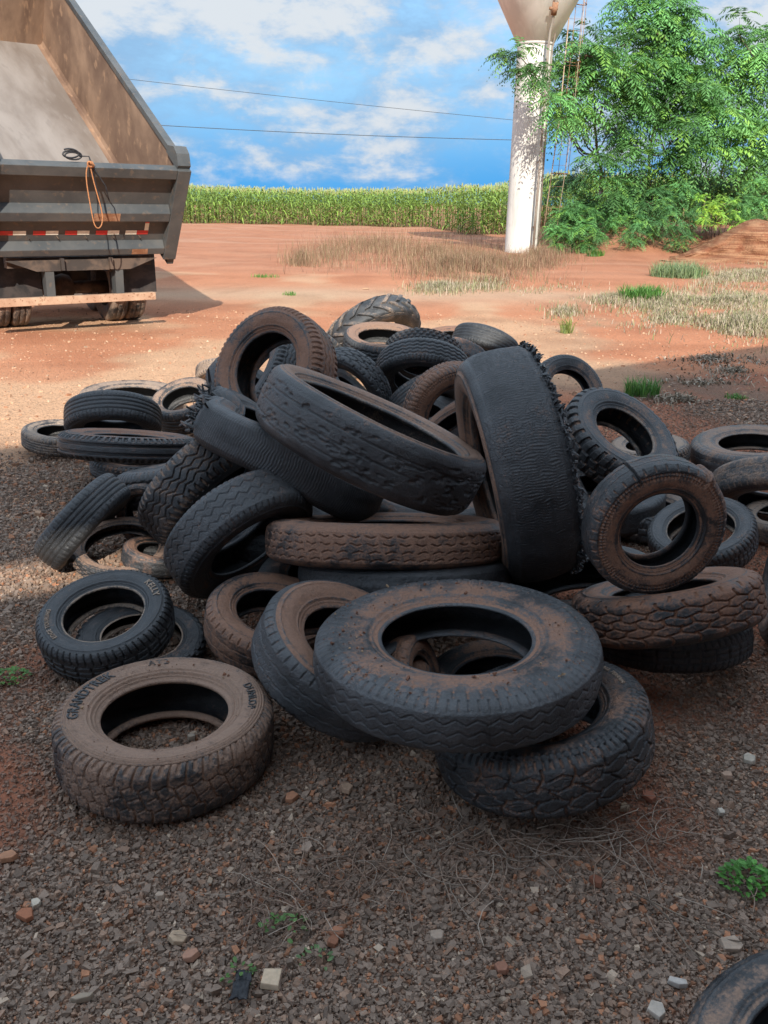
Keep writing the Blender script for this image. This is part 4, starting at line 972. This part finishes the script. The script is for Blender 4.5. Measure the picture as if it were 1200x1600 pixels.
NTY = [0]
def tyre(label, face, a, theta, phi, R, Wr, tread, dust=(.3, .3), tone=0.0, grey=.3, rb=.58, wear=1.0, q=1, name='tyre', cat='tyre', dz=0.0,
         text=None, flute=0, warp=.008, dent=None, z=None, group='worn tyres in the heap', crown=.016, rings=1, shoulder=1.0, post=None, gnd=False, bd=None, liner_sheen=None, inner=.35):
    """face=(u,v): photo pixel of the centre of the visible end; a: its half-width in photo pixels; theta: angle between axle and
    sight line; phi: direction in the photo towards which the axle points; R: outer radius in metres"""
    NTY[0] += 1; seed = 100+NTY[0]*13; r = np.random.default_rng(seed)
    th_, ph_ = rad(theta), rad(phi)
    for it in (0, 1):      # a tyre that would sink below the ground is brought nearer (and scaled with it) until it rests on it
        W = R*Wr
        zc = FPX*.97*R/a if z is None else z
        fc = at(face[0], face[1], zc)
        d = (fc-CC)/np.linalg.norm(fc-CC)
        rt = CR[:, 0]-d*np.dot(CR[:, 0], d); rt /= np.linalg.norm(rt); up = np.cross(rt, d)
        n = math.cos(th_)*(-d)+math.sin(th_)*(math.cos(ph_)*rt+math.sin(ph_)*up); n /= np.linalg.norm(n)
        c = fc-n*W*.42
        low = c[2]-R*math.sqrt(max(0, 1-n[2]**2))-W*.5*abs(n[2])
        if it == 0 and (gnd or low < .008): R = R*(CAM_H-.008)/(CAM_H-low)
    # the local frame: Z along the axle, X towards image right
    X = CR[:, 0]-n*np.dot(CR[:, 0], n)
    if np.linalg.norm(X) < .25: X = up-n*np.dot(up, n)
    X /= np.linalg.norm(X); Y = np.cross(n, X)
    M = np.stack([X, Y, n], 1)
    global LOG
    LOG.append((label[:44], round(float(R), 2), round(float(zc), 2), round(float(c[2]), 2), round(float(low), 2)))
    root = bpy.data.objects.new(name, None); COL.objects.link(root); root.empty_display_size = .1
    root.matrix_world = Matrix.Translation(c) @ Matrix(M.tolist()).to_4x4()
    tag(root, label, cat, group)
    rbm = rb*R; H = R-rbm; wtd = .40*W
    NT, NV, NS = {0: (180, 22, 14), 1: (400, 36, 24), 2: (840, 58, 46)}[q]
    th = np.arange(NT)*2*np.pi/NT
    w2 = r.uniform(0, 6.28); w3 = r.uniform(0, 6.28); w4 = r.uniform(0, 6.28)
    def place(rr, zz, tg):
        """(NT, N) radius and axial offset -> points with the tyre's own warp"""
        k = 1+warp*(np.sin(2*tg+w2)+.5*np.sin(3*tg+w3)); sag = warp*1.1*R*np.sin(2*tg+w4)*((rr/R)**2)
        zz = zz+sag
        P = np.stack([rr*k*np.cos(tg), rr*k*np.sin(tg), zz], -1)
        if post: P = post(P, tg, rr, zz, R, W)
        return P
    def rowsZ(t):
        at_ = np.abs(t); qq = np.clip((at_-1)/.25, 0, 1); ti = np.clip(at_, 0, 1)
        rr = R-crown*R*ti**2-.035*H*shoulder*sm(.82, 1, ti)-.15*H*qq
        zz = np.sign(t)*(wtd*ti+(.474*W-wtd)*np.sin(qq*np.pi/2))
        return rr, zz, qq
    t = np.linspace(-1.25, 1.25, NV); t = np.broadcast_to(t, (NT, NV)); tg = np.broadcast_to(th[:, None], (NT, NV))
    rr, zz, qq = rowsZ(t); h, gm = tread_height(tread, tg, t, R, W, seed, wear)
    fade = 1-sm(.85, 1.0, qq)
    rr = rr+h*fade*(1-.55*qq); zz = zz+np.sign(t)*h*fade*qq*.8
    props = dict(tone=tone, grey=grey, seed=float(seed % 97)/9)
    def fin(o, ds, tn=None):
        o['dust'] = float(ds)
        for k, v in props.items(): o[k] = float(v)
        if tn is not None: o['tone'] = float(tn)
        return o
    fin(npmesh('tread', place(rr, zz, tg), wrap_faces(NT, NV), M_RUB, root, attrs={'groove': gm*fade*(.4+.6*min(1, wear))}), dust[0])
    r1 = R-crown*R-.035*H*shoulder-.15*H
    prof = catmull([(r1, .474*W), (R-.36*H, .499*W), (rbm+.46*H, .50*W), (rbm+.28*H, .468*W), (rbm+.13*H, .405*W), (rbm+.035*H, .37*W)], NS)
    p = np.linspace(0, 1, NS)
    def ring(c0, w_, hgt): return hgt*np.exp(-((p-c0)/w_)**2)
    rel = rings*(ring(.16, .035, .0028)+ring(.70, .04, .0035)+ring(.83, .03, .0022)) if rings < 2 else (ring(.03, .022, .0055)+ring(.11, .022, .005)+ring(.19, .022, .0045)+ring(.27, .020, .0035)+ring(.62, .022, .004)+ring(.73, .035, .006)+ring(.86, .03, .005))
    tgs = np.broadcast_to(th[:, None], (NT, NS)); pp = np.broadcast_to(p, (NT, NS))
    for s in (1, -1):
        lump = (vnoise(tgs/(2*np.pi)*24, pp*5+10, seed+40+s, 24)-.5)*.0025*(np.sin(np.pi*pp)**.5)
        fl = 0; gmask = np.zeros_like(pp)
        if flute:
            gmask = line(cdist(tgs/(2*np.pi)*flute+.12*pp)/flute*2*np.pi*R, .010)*(1-sm(.20, .34, pp))*sm(0, .05, pp); fl = -.0045*gmask
        zz_ = (prof[:, 1][None]+rel[None]+lump+fl)*s; rr_ = np.broadcast_to(prof[:, 0], (NT, NS))
        F = wrap_faces(NT, NS); 
        if s < 0: F = F[:, ::-1]
        rn = rel/(rel.max()+1e-6) if rings else 0*p
        gsw = gmask*.6+(.55*np.exp(-((p-.93)/.05)**2)+.35*np.exp(-((p-.48)/.16)**2)-.55*rn+inner*(p-.42))[None]
        sw = fin(npmesh('sidewall', place(rr_, zz_, tgs), F, M_RUB, root, attrs={'groove': gsw}), dust[1])
        if s > 0: sw0 = sw
        bp = catmull([(rbm+.035*H, .37*W), (rbm-.006*R, .355*W), (rbm-.010*R, .315*W), (rbm+.02*R, .275*W), (rbm+.06*R, .285*W)], 9)
        tb = np.broadcast_to(th[:, None], (NT, 9)); F = wrap_faces(NT, 9)
        if s < 0: F = F[:, ::-1]
        fin(npmesh('bead', place(np.broadcast_to(bp[:, 0], (NT, 9)), np.broadcast_to(bp[:, 1]*s, (NT, 9)), tb), F, M_RUB, root), dust[1]-.18 if bd is None else bd[0], None if bd is None else bd[1])
    ip = catmull([(rbm+.06*R, .285*W), (rbm+.40*H, .44*W), (R-.30*H, .44*W), (R-.12*H, .33*W), (R-.105*H, 0), (R-.12*H, -.33*W), (R-.30*H, -.44*W), (rbm+.40*H, -.44*W), (rbm+.06*R, -.285*W)], 26)
    ti = np.broadcast_to(th[:, None], (NT, 26))
    fin(npmesh('inner_liner', place(np.broadcast_to(ip[:, 0], (NT, 26)), np.broadcast_to(ip[:, 1], (NT, 26)), ti), wrap_faces(NT, 26), M_RUB, root), dust[0]-.30 if liner_sheen is None else liner_sheen[0], None if liner_sheen is None else liner_sheen[1])
    if text:
        zf = lambda x: np.interp(x, prof[::-1, 0], (prof[:, 1]+rel)[::-1])
        for (s_, size, ang, pos, ds, bo) in text:
            o = lettering(sw0, s_, size, ang, rbm+pos*H, zf, place, bo); fin(o, ds, 1.0 if ds > .9 else None)
    return root
LOG = []

# front row
T_AT = tyre('brown dusty tyre with large raised letters lying flat in the left foreground', (258, 1108), 163, 58, 96, .355, 0.6, 'at', (.48, .95), .45, .5, .585, .8, 2, rings=2, warp=.006, gnd=True,
     text=[('GRANDTREK', .046, 172, .54, .05, .0010), ('AT2', .038, 108, .54, .25, .0004), ('DUNLOP', .036, 14, .52, .1, .0006)])
tyre('black tyre with white worn letters leaning behind the brown front tyre', (161, 955), 101, 50, 108, .285, .62, 'touring', (.02, .05), .7, .35, .60, 1, 2,
     text=[('KELLY', .036, 34, .50, 1.3, .0008), ('EDGE TOURING', .023, 205, .50, 1.2, .0004)], bd=(.62, 1.0))
tyre('black knobby tyre under the tilted lettered black tyre', (222, 992), 96, 55, 93, .29, 0.32, 'knob', (.05, .1), .3, .4, .62, 1, 1, bd=(.9, 1.0))
tyre('brown tyre with clean shoulder slits wedged between the front tyre and the grey one', (428, 952), 101, 53, 80, .33, .62, 'highway', (.55, .66), .1, .4, .56, 1.2, 2, flute=0)
tyre('smooth grey treaded tyre with brown sidewall leaning on the big front tyre', (552, 1000), 140, 54, 60, .385, .62, 'highway', (.10, .72), .15, .9, .56, .9, 2)
T_BIG = tyre('biggest front tyre tilted on top of two others, wide fluted shoulder', (713, 990), 220, 63.5, 89, .46, 0.37, 'worn_block', (.06, .36), .10, 1.0, .53, 1, 2, name='truck_tyre', cat='truck tyre', flute=64, rings=1, crown=.02, inner=1.25)
tyre('black tyre with ribbed shoulder lying under the biggest front tyre', (840, 1104), 166, 60, 98, .385, 0.58, 'at2', (.20, .22), .2, .4, .56, 1.2, 2, flute=88, text=[('ALL TERRAIN', .020, 16, .56, .95, .0003)])
tyre('small brown tyre standing inside the hole of the biggest front tyre', (663, 1064), 72, 66, 8, .20, .62, 'highway', (.6, .6), .1, .4, .55, .8, 1)
tyre('dark dusty tyre lying on the gravel seen through the biggest front tyre', (772, 1058), 112, 56, 92, .27, .55, 'touring', (.35, .4), .2, .4, .58, 1, 1)
# the stack in the middle
tyre('brown truck tyre with rows of zigzag cuts lying level in the middle', (603, 815), 181, 86.5, 90, .515, 0.34, 'chevron', (.66, .62), .1, .4, .56, 1, 2, name='truck_tyre', cat='truck tyre')
tyre('dark bald tyre pressed flat under the zigzag truck tyre', (632, 874), 160, 83, 90, .45, .30, 'bald', (.05, .3), .1, .3, .56, 1, 1, name='truck_tyre', cat='truck tyre')
tyre('huge slanted truck tyre with pitted tread and shiny inner rim in the middle', (597, 649), 182, 83.5, 65, .52, 0.49, 'eroded', (.08, .55), .35, .6, .75, 1, 2, name='truck_tyre', cat='truck tyre', bd=(.35, .9), liner_sheen=(.30, 1.0))  # pale dust tone inside stands in for reflected sky sheen
def twist(P, tg, rr, zz, R, W):
    k = np.exp(-(((tg-3.30+np.pi) % (2*np.pi)-np.pi)/.30)**2)[..., None]
    P = P.copy(); f = 1-.20*k[..., 0]; P[..., 0] *= f; P[..., 1] *= f
    P[..., 2] += k[..., 0]*.05*np.sin((tg-2.75)*9)+.02*np.sin(3*tg)
    wv = k[..., 0]*.030*np.sin((tg-3.30)*30+zz*18)*sm(.75, .95, rr/R); P[..., 0] += wv*np.cos(tg); P[..., 1] += wv*np.sin(tg)
    return P
T_TORN = tyre('twisted bald tyre with wrinkled tread and a torn top left of the slanted truck tyre', (462, 684), 158, 84, 62, .50, 0.4, 'ripple', (.04, .25), .2, .8, .62, 1, 2, warp=.014, post=twist, name='truck_tyre', cat='truck tyre')
T_RAG = tyre('tall bald tyre standing on edge with a ragged torn right shoulder', (756, 740), 178, 83, 193, .50, 0.64, 'bald', (.06, .72), .25, .8, .60, 1, 2, name='truck_tyre', cat='truck tyre', crown=.03)
tyre('dark thin walled tyre squeezed between the ragged tyre and the chunky one', (893, 752), 104, 84, 28, .36, .40, 'bald', (.15, .12), .2, .5, .62, 1, 1)
# right side
def split(P, tg, rr, zz, R, W):
    P = P.copy()
    for q0, amp, wd in ((.93, .018, .09), (2.05, .008, .08)):
        d = (q0-tg+np.pi) % (2*np.pi)-np.pi
        k = np.where((d > 0), np.exp(-d/wd), 0)*amp*sm(.72, .95, rr/R) - .014*np.exp(-(d/.012)**2)*sm(.78, .9, rr/R)
        P[..., 0] += k*np.cos(tg); P[..., 1] += k*np.sin(tg); P[..., 2] += k*.4
    return P
tyre('brown tyre with a split tread propped on the block tread tyre', (1032, 832), 110, 36, 312, 0.247, 0.56, 'highway', (.38, .56), .12, .5, .565, 1, 2, flute=110, rings=1, post=split)
tyre('red brown truck tyre with large tread blocks at right', (1036, 915), 140, 81.5, 98, 0.345, 0.52, 'block', (.58, .62), 0, .4, .56, 1, 2, name='truck_tyre', cat='truck tyre')
tyre('black tyre lying on the gravel under the block tread truck tyre', (1050, 968), 112, 74, 90, .33, .5, 'touring', (.03, .1), .2, .3, .58, 1, 1)
tyre('chunky lugged tyre tilted behind the brown split tyre', (979, 672), 94, 58, 52, .36, .60, 'mud', (.20, .26), .3, .5, .53, 1, 2, bd=(.45, 1.0))
tyre('dark tyre with a wide round hole behind the tall ragged tyre', (893, 613), 63, 40, 32, .30, 0.4, 'touring', (.05, .34), .35, .6, .60, 1, 1)
tyre('pale dusty tyre lying flat at the right edge of the yard', (1178, 690), 92, 73, 88, .40, 0.4, 'highway', (.26, .45), .5, .9, .56, .8, 1, group='worn tyres lying around the heap', gnd=True, bd=(.5, .8))
tyre('small pale tyre peeking out right of the chunky one', (1014, 694), 59, 71, 90, .27, .5, 'serrated', (.4, .6), .9, .6, .58, 1, 1, group='worn tyres lying around the heap', gnd=True)
tyre('tan smooth tyre arching in front of the pale one at the right edge', (1214, 788), 98, 70, 268, .37, 0.5, 'highway', (.42, .4), .6, .7, .58, .7, 1, group='worn tyres lying around the heap')
tyre('cracked black tyre with a blue grey bead behind the brown split tyre', (1094, 822), 80, 52, 98, .29, .58, 'touring', (.12, .10), .3, .6, .62, 1, 1, bd=(.5, 1.0))
tyre('upright tyre cut off by the right edge of the photo', (1222, 885), 120, 80, 165, .33, .6, 'touring', (.30, .4), .3, .7, .58, 1, 1, group='worn tyres lying around the heap')
tyre('light grey tyre lying behind the upright tyre at the right edge', (1222, 800), 62, 66, 92, .28, .5, 'highway', (.5, .55), .9, .8, .58, 1, 0, group='worn tyres lying around the heap')
tyre('grey tyre with a coarse tread seen through the brown split tyre', (1018, 790), 74, 70, 80, .29, .55, 'mud', (.32, .4), .7, .9, .58, 1, 1)
# left side
tyre('pale banded tyre lying flat at the far left of the heap', (92, 672), 54, 72, 89, .27, 0.52, 'rib', (.45, .5), 1, .7, .58, 1, 1, group='worn tyres lying around the heap')
tyre('thick ribbed tractor front tyre stacked at left', (203, 680), 103, 86, 87, .415, 0.36, 'tractor_rib', (.16, .50), 0, .5, .55, 1, 2)
tyre('dark tyre on the ground under the ribbed tractor tyre', (216, 715), 70, 74, 90, .28, 0.4, 'serrated', (.2, .3), .2, .4, .58, 1, 1, gnd=True)
tyre('black tyre bowed like an arch on top of the ribbed tractor tyre', (177, 674), 71, 68, 268, .33, .62, 'rib', (.03, .10), .3, .4, .60, 1, 1)
tyre('pale brown tyre lying behind the black arched tyre', (206, 613), 76, 75, 90, .40, .45, 'highway', (.5, .6), .85, .6, .58, 1, 1, gnd=True)
tyre('dusty tyre tilted between the arched tyre and the torn one', (283, 620), 50, 57, 110, .265, 0.85, 'rib', (.32, .5), .6, .6, .60, 1, 1)
tyre('small sunlit tyre far behind the left of the heap', (345, 594), 38, 66, 268, .265, .6, 'serrated', (.5, .5), .9, .8, .6, 1, 0, group='worn tyres lying around the heap')
tyre('blue grey tyre with a zigzag tread behind the chunky left tyre', (278, 728), 94, 87, 101, .335, .60, 'zigzag', (.10, .2), .4, .9, .58, 1, 1)
tyre('dusty grey tyre with deep wavy grooves leaning at left centre', (342, 778), 112, 76, -46, .375, .62, 'wavy', (.36, .3), .6, .7, .56, 1.3, 2)
tyre('narrow small tyre leaning in front of the wavy grooved one', (226, 812), 56, 42, 205, .19, .45, 'highway', (.35, .45), .3, .6, .66, .6, 1)
tyre('ribbed tyre leaning at left with sun on its lower end', (147, 829), 82, 86, -42, .265, .62, 'rib', (.10, .2), .9, .6, .60, .7, 1)
tyre('thin knobby motorcycle tyre lying flat under the leaning ribbed tyre', (191, 850), 76, 54, 95, .265, .34, 'knob', (.35, .55), .5, .6, .72, 1, 1, group='worn tyres lying around the heap')
tyre('brown tyre half hidden inside the knobby motorcycle tyre', (246, 858), 50, 68, 80, .20, .6, 'bald', (.30, .5), .2, .6, .60, 1, 0)
tyre('large dark blue tyre with worn wavy grooves leaning left of the zigzag truck tyre', (392, 858), 118, 67, -54, .37, 0.6, 'worn_block', (.06, .30), .2, .8, .56, 1, 2)
# top of the heap
tyre('brown tyre with a wide clean hole at the top left of the heap', (412, 572), 100, 43, 150, .37, 0.68, 'serrated', (.62, .62), .05, .4, .57, .7, 2)
tyre('black treaded tyre close behind the brown one at the top left', (388, 580), 84, 67, 148, .37, .5, 'serrated', (.05, .2), .2, .4, .57, 1, 1)
tyre('dark tyre with its sunlit rounded top behind the brown one', (472, 556), 66, 78, 238, .37, .6, 'highway', (.22, .3), .8, .7, .57, 1, 1)
tyre('tractor tyre with tall lugs at the very back of the heap', (588, 538), 80, 62, 300, 0.58, 0.46, 'lug', (.42, .5), .9, .9, .60, 1, 2, name='tractor_tyre', cat='tractor tyre')
tyre('brown truck tyre resting against the lugged tractor tyre', (600, 524), 62, 71, 86, 0.33, .6, 'zigzag', (.10, .72), .35, .5, .64, 1, 1, name='truck_tyre', cat='truck tyre')
tyre('flat brown tyre far behind the black domed one', (704, 522), 46, 74, 92, .32, .5, 'highway', (.5, .72), .1, .5, .5, 1, 0)
tyre('black domed tyre at the top right of the heap', (752, 556), 52, 70, 250, .32, .66, 'rib', (-.02, .1), .2, .3, .60, .7, 1)
tyre('brown black tyre below the black domed one', (712, 578), 50, 58, 250, .29, .6, 'highway', (.30, .4), .05, .4, .60, 1, 0)
tyre('blue black truck tyre arching over the middle of the heap', (660, 600), 74, 58, 265, .35, .55, 'zigzag', (.05, .35), .2, .7, .60, 1, 1, name='truck_tyre', cat='truck tyre')
tyre('coarse treaded tyre just behind the arching truck tyre', (660, 572), 62, 60, 262, .33, .55, 'knob', (.16, .2), .3, .6, .60, 1, 1)
tyre('grey rounded tyre tucked below the arching truck tyre', (670, 640), 60, 66, 300, .28, .6, 'rib', (.2, .2), .5, .8, .60, .6, 1)
tyre('reddish brown tyre with fine shoulder ribs left of the tall ragged tyre', (716, 652), 80, 28, 320, .32, .55, 'touring', (.52, .66), .05, .4, .58, 1, 1, flute=120)
tyre('brown sidewalled tyre slanting inside the reddish brown one', (700, 672), 72, 62, 130, .29, .5, 'highway', (.5, .66), .1, .4, .60, 1, 1)
tyre('ribbed walled tyre with an empty hole right of the top brown tyre', (541, 616), 66, 52, 222, .31, .55, 'block', (.08, .30), .25, .6, .66, 1, 1)
tyre('small tyre under the lugged tractor tyre', (576, 573), 33, 55, 225, .19, .6, 'serrated', (.05, .1), .3, .6, .6, 1, 0)
# filler tyres added to darken gaps inside, then the corner
tyre('dark tyre deep in the gap below the slanted truck tyre', (520, 880), 120, 66, 100, .38, .55, 'highway', (.2, .3), .1, .4, .58, 1, 0)
tyre('dark tyre deep in the gap under the tall ragged tyre', (900, 900), 130, 66, 95, .40, .55, 'highway', (.15, .2), .1, .3, .58, 1, 0)
tyre('dim tyre buried behind the zigzag truck tyre', (690, 750), 130, 64, 92, .46, .5, 'highway', (.3, .4), .1, .4, .58, 1, 0)
tyre('black tyre buried behind the big dark blue one on the left', (430, 800), 110, 70, 80, .38, .5, 'highway', (.0, .1), .1, .3, .58, 1, 0)
tyre('black tyre buried between the torn one and the top brown one', (402, 606), 75, 70, 50, 0.36, .5, 'highway', (.0, .1), .1, .3, .58, 1, 0)
tyre('black tyre buried behind the slanted truck tyre', (640, 640), 84, 72, 92, .38, .55, 'highway', (.05, .15), .1, .3, .58, 1, 0)
tyre('black tyre buried behind the chunky lugged one', (940, 760), 96, 68, 85, .36, .5, 'highway', (.0, .1), .1, .3, .58, 1, 0)
tyre('black tyre buried behind the ribbed walled one', (556, 612), 60, 78, 45, .30, .6, 'highway', (.0, .1), .1, .3, .58, 1, 0)
tyre('lone dusty tyre cropped by the bottom right corner of the photo', (1286, 1624), 216, 46, 97, .30, .60, 'highway', (.30, .40), .5, .9, .54, 1, 2, group='worn tyres lying around the heap')

# torn rubber on the two ripped tyres
def shreds(root, pts_fn, n, seed, name, size, dusty):
    r = np.random.default_rng(seed); mb = MB()
    for k in range(n):
        p, out, tan = pts_fn(r.random(), r)
        L = r.uniform(*size); w = L*r.uniform(.15, .4); b = np.cross(out, tan)
        c = [p-out*.01, p+out*L*.5+tan*r.normal(0, .3)*L, p+out*L*r.uniform(.7, 1.0)+tan*r.normal(0, .6)*L+b*r.normal(0, .4)*L]
        V = []
        for i, q in enumerate(c):
            ww = w*(1, .8, .25)[i]; V += [q-tan*ww+b*.003, q+tan*ww+b*.003, q+tan*ww-b*.005, q-tan*ww-b*.005]
        F = [(0, 1, 2, 3), (8, 11, 10, 9)]+[(i*4+j, i*4+4+j, i*4+4+(j+1) % 4, i*4+(j+1) % 4) for i in range(2) for j in range(4)]
        mb.add(V, F)
    o = mb.build(name, M_RUB, root, False); o['dust'] = dusty; o['tone'] = .1; o['grey'] = .4; o['seed'] = float(seed); return o
def rag_edge(t, r):
    q = t*2*np.pi; R, W = .50, .32
    k = r.normal(0, .008); p = np.array([(.476+k)*math.cos(q), (.476+k)*math.sin(q), -.425*W+r.normal(0, .006)]); out = np.array([math.cos(q)*.8, math.sin(q)*.8, -.5])+r.normal(0, .35, 3)
    return p, out/np.linalg.norm(out), np.array([-math.sin(q), math.cos(q), 0])
shreds(T_RAG, rag_edge, 700, 4, 'torn_rubber', (.008, .026), .12)
def torn_top(t, r):
    q = 3.22+r.normal(0, .20); zz = r.uniform(-.10, .10); R = .50*(1-.17*math.exp(-((q-3.30)/.30)**2))
    p = np.array([R*math.cos(q), R*math.sin(q), zz]); out = np.array([math.cos(q), math.sin(q), r.normal(0, .4)])
    return p, out/np.linalg.norm(out), np.array([-math.sin(q), math.cos(q), 0])
shreds(T_TORN, torn_top, 70, 5, 'torn_rubber', (.03, .10), .05)
def crumbs(root, R, W, n, seed):
    r = np.random.default_rng(seed); q = r.uniform(0, 6.283, n); rr = R*(.60+.34*r.random(n)**.8)
    k = vnoise(q*2.2, rr*9, seed, 14) > .42; q, rr = q[k], rr[k]; n = len(q)
    P = np.stack([rr*np.cos(q), rr*np.sin(q), np.interp(rr, [.53*R, .60*R, .75*R, .86*R, .95*R], [.40*W, .45*W, .502*W, .50*W, .44*W])+.004], -1)
    c = np.where((r.random(n) < .75)[:, None], [.17, .075, .045], [.34, .22, .13])*r.uniform(.6, 1.3, (n, 1))
    o = stones('soil_crumbs', P, np.clip(r.lognormal(math.log(.0038), .5, n), .002, .012), c, seed); o.parent = root; tag(o, kind='stuff')
crumbs(T_BIG, .46, .46*.37, 300, 9)
crumbs(T_AT, .335, .335*.60, 90, 10)
for l in LOG:
    if l[4] < -.12 or l[4] > .9: print('POSE', l)
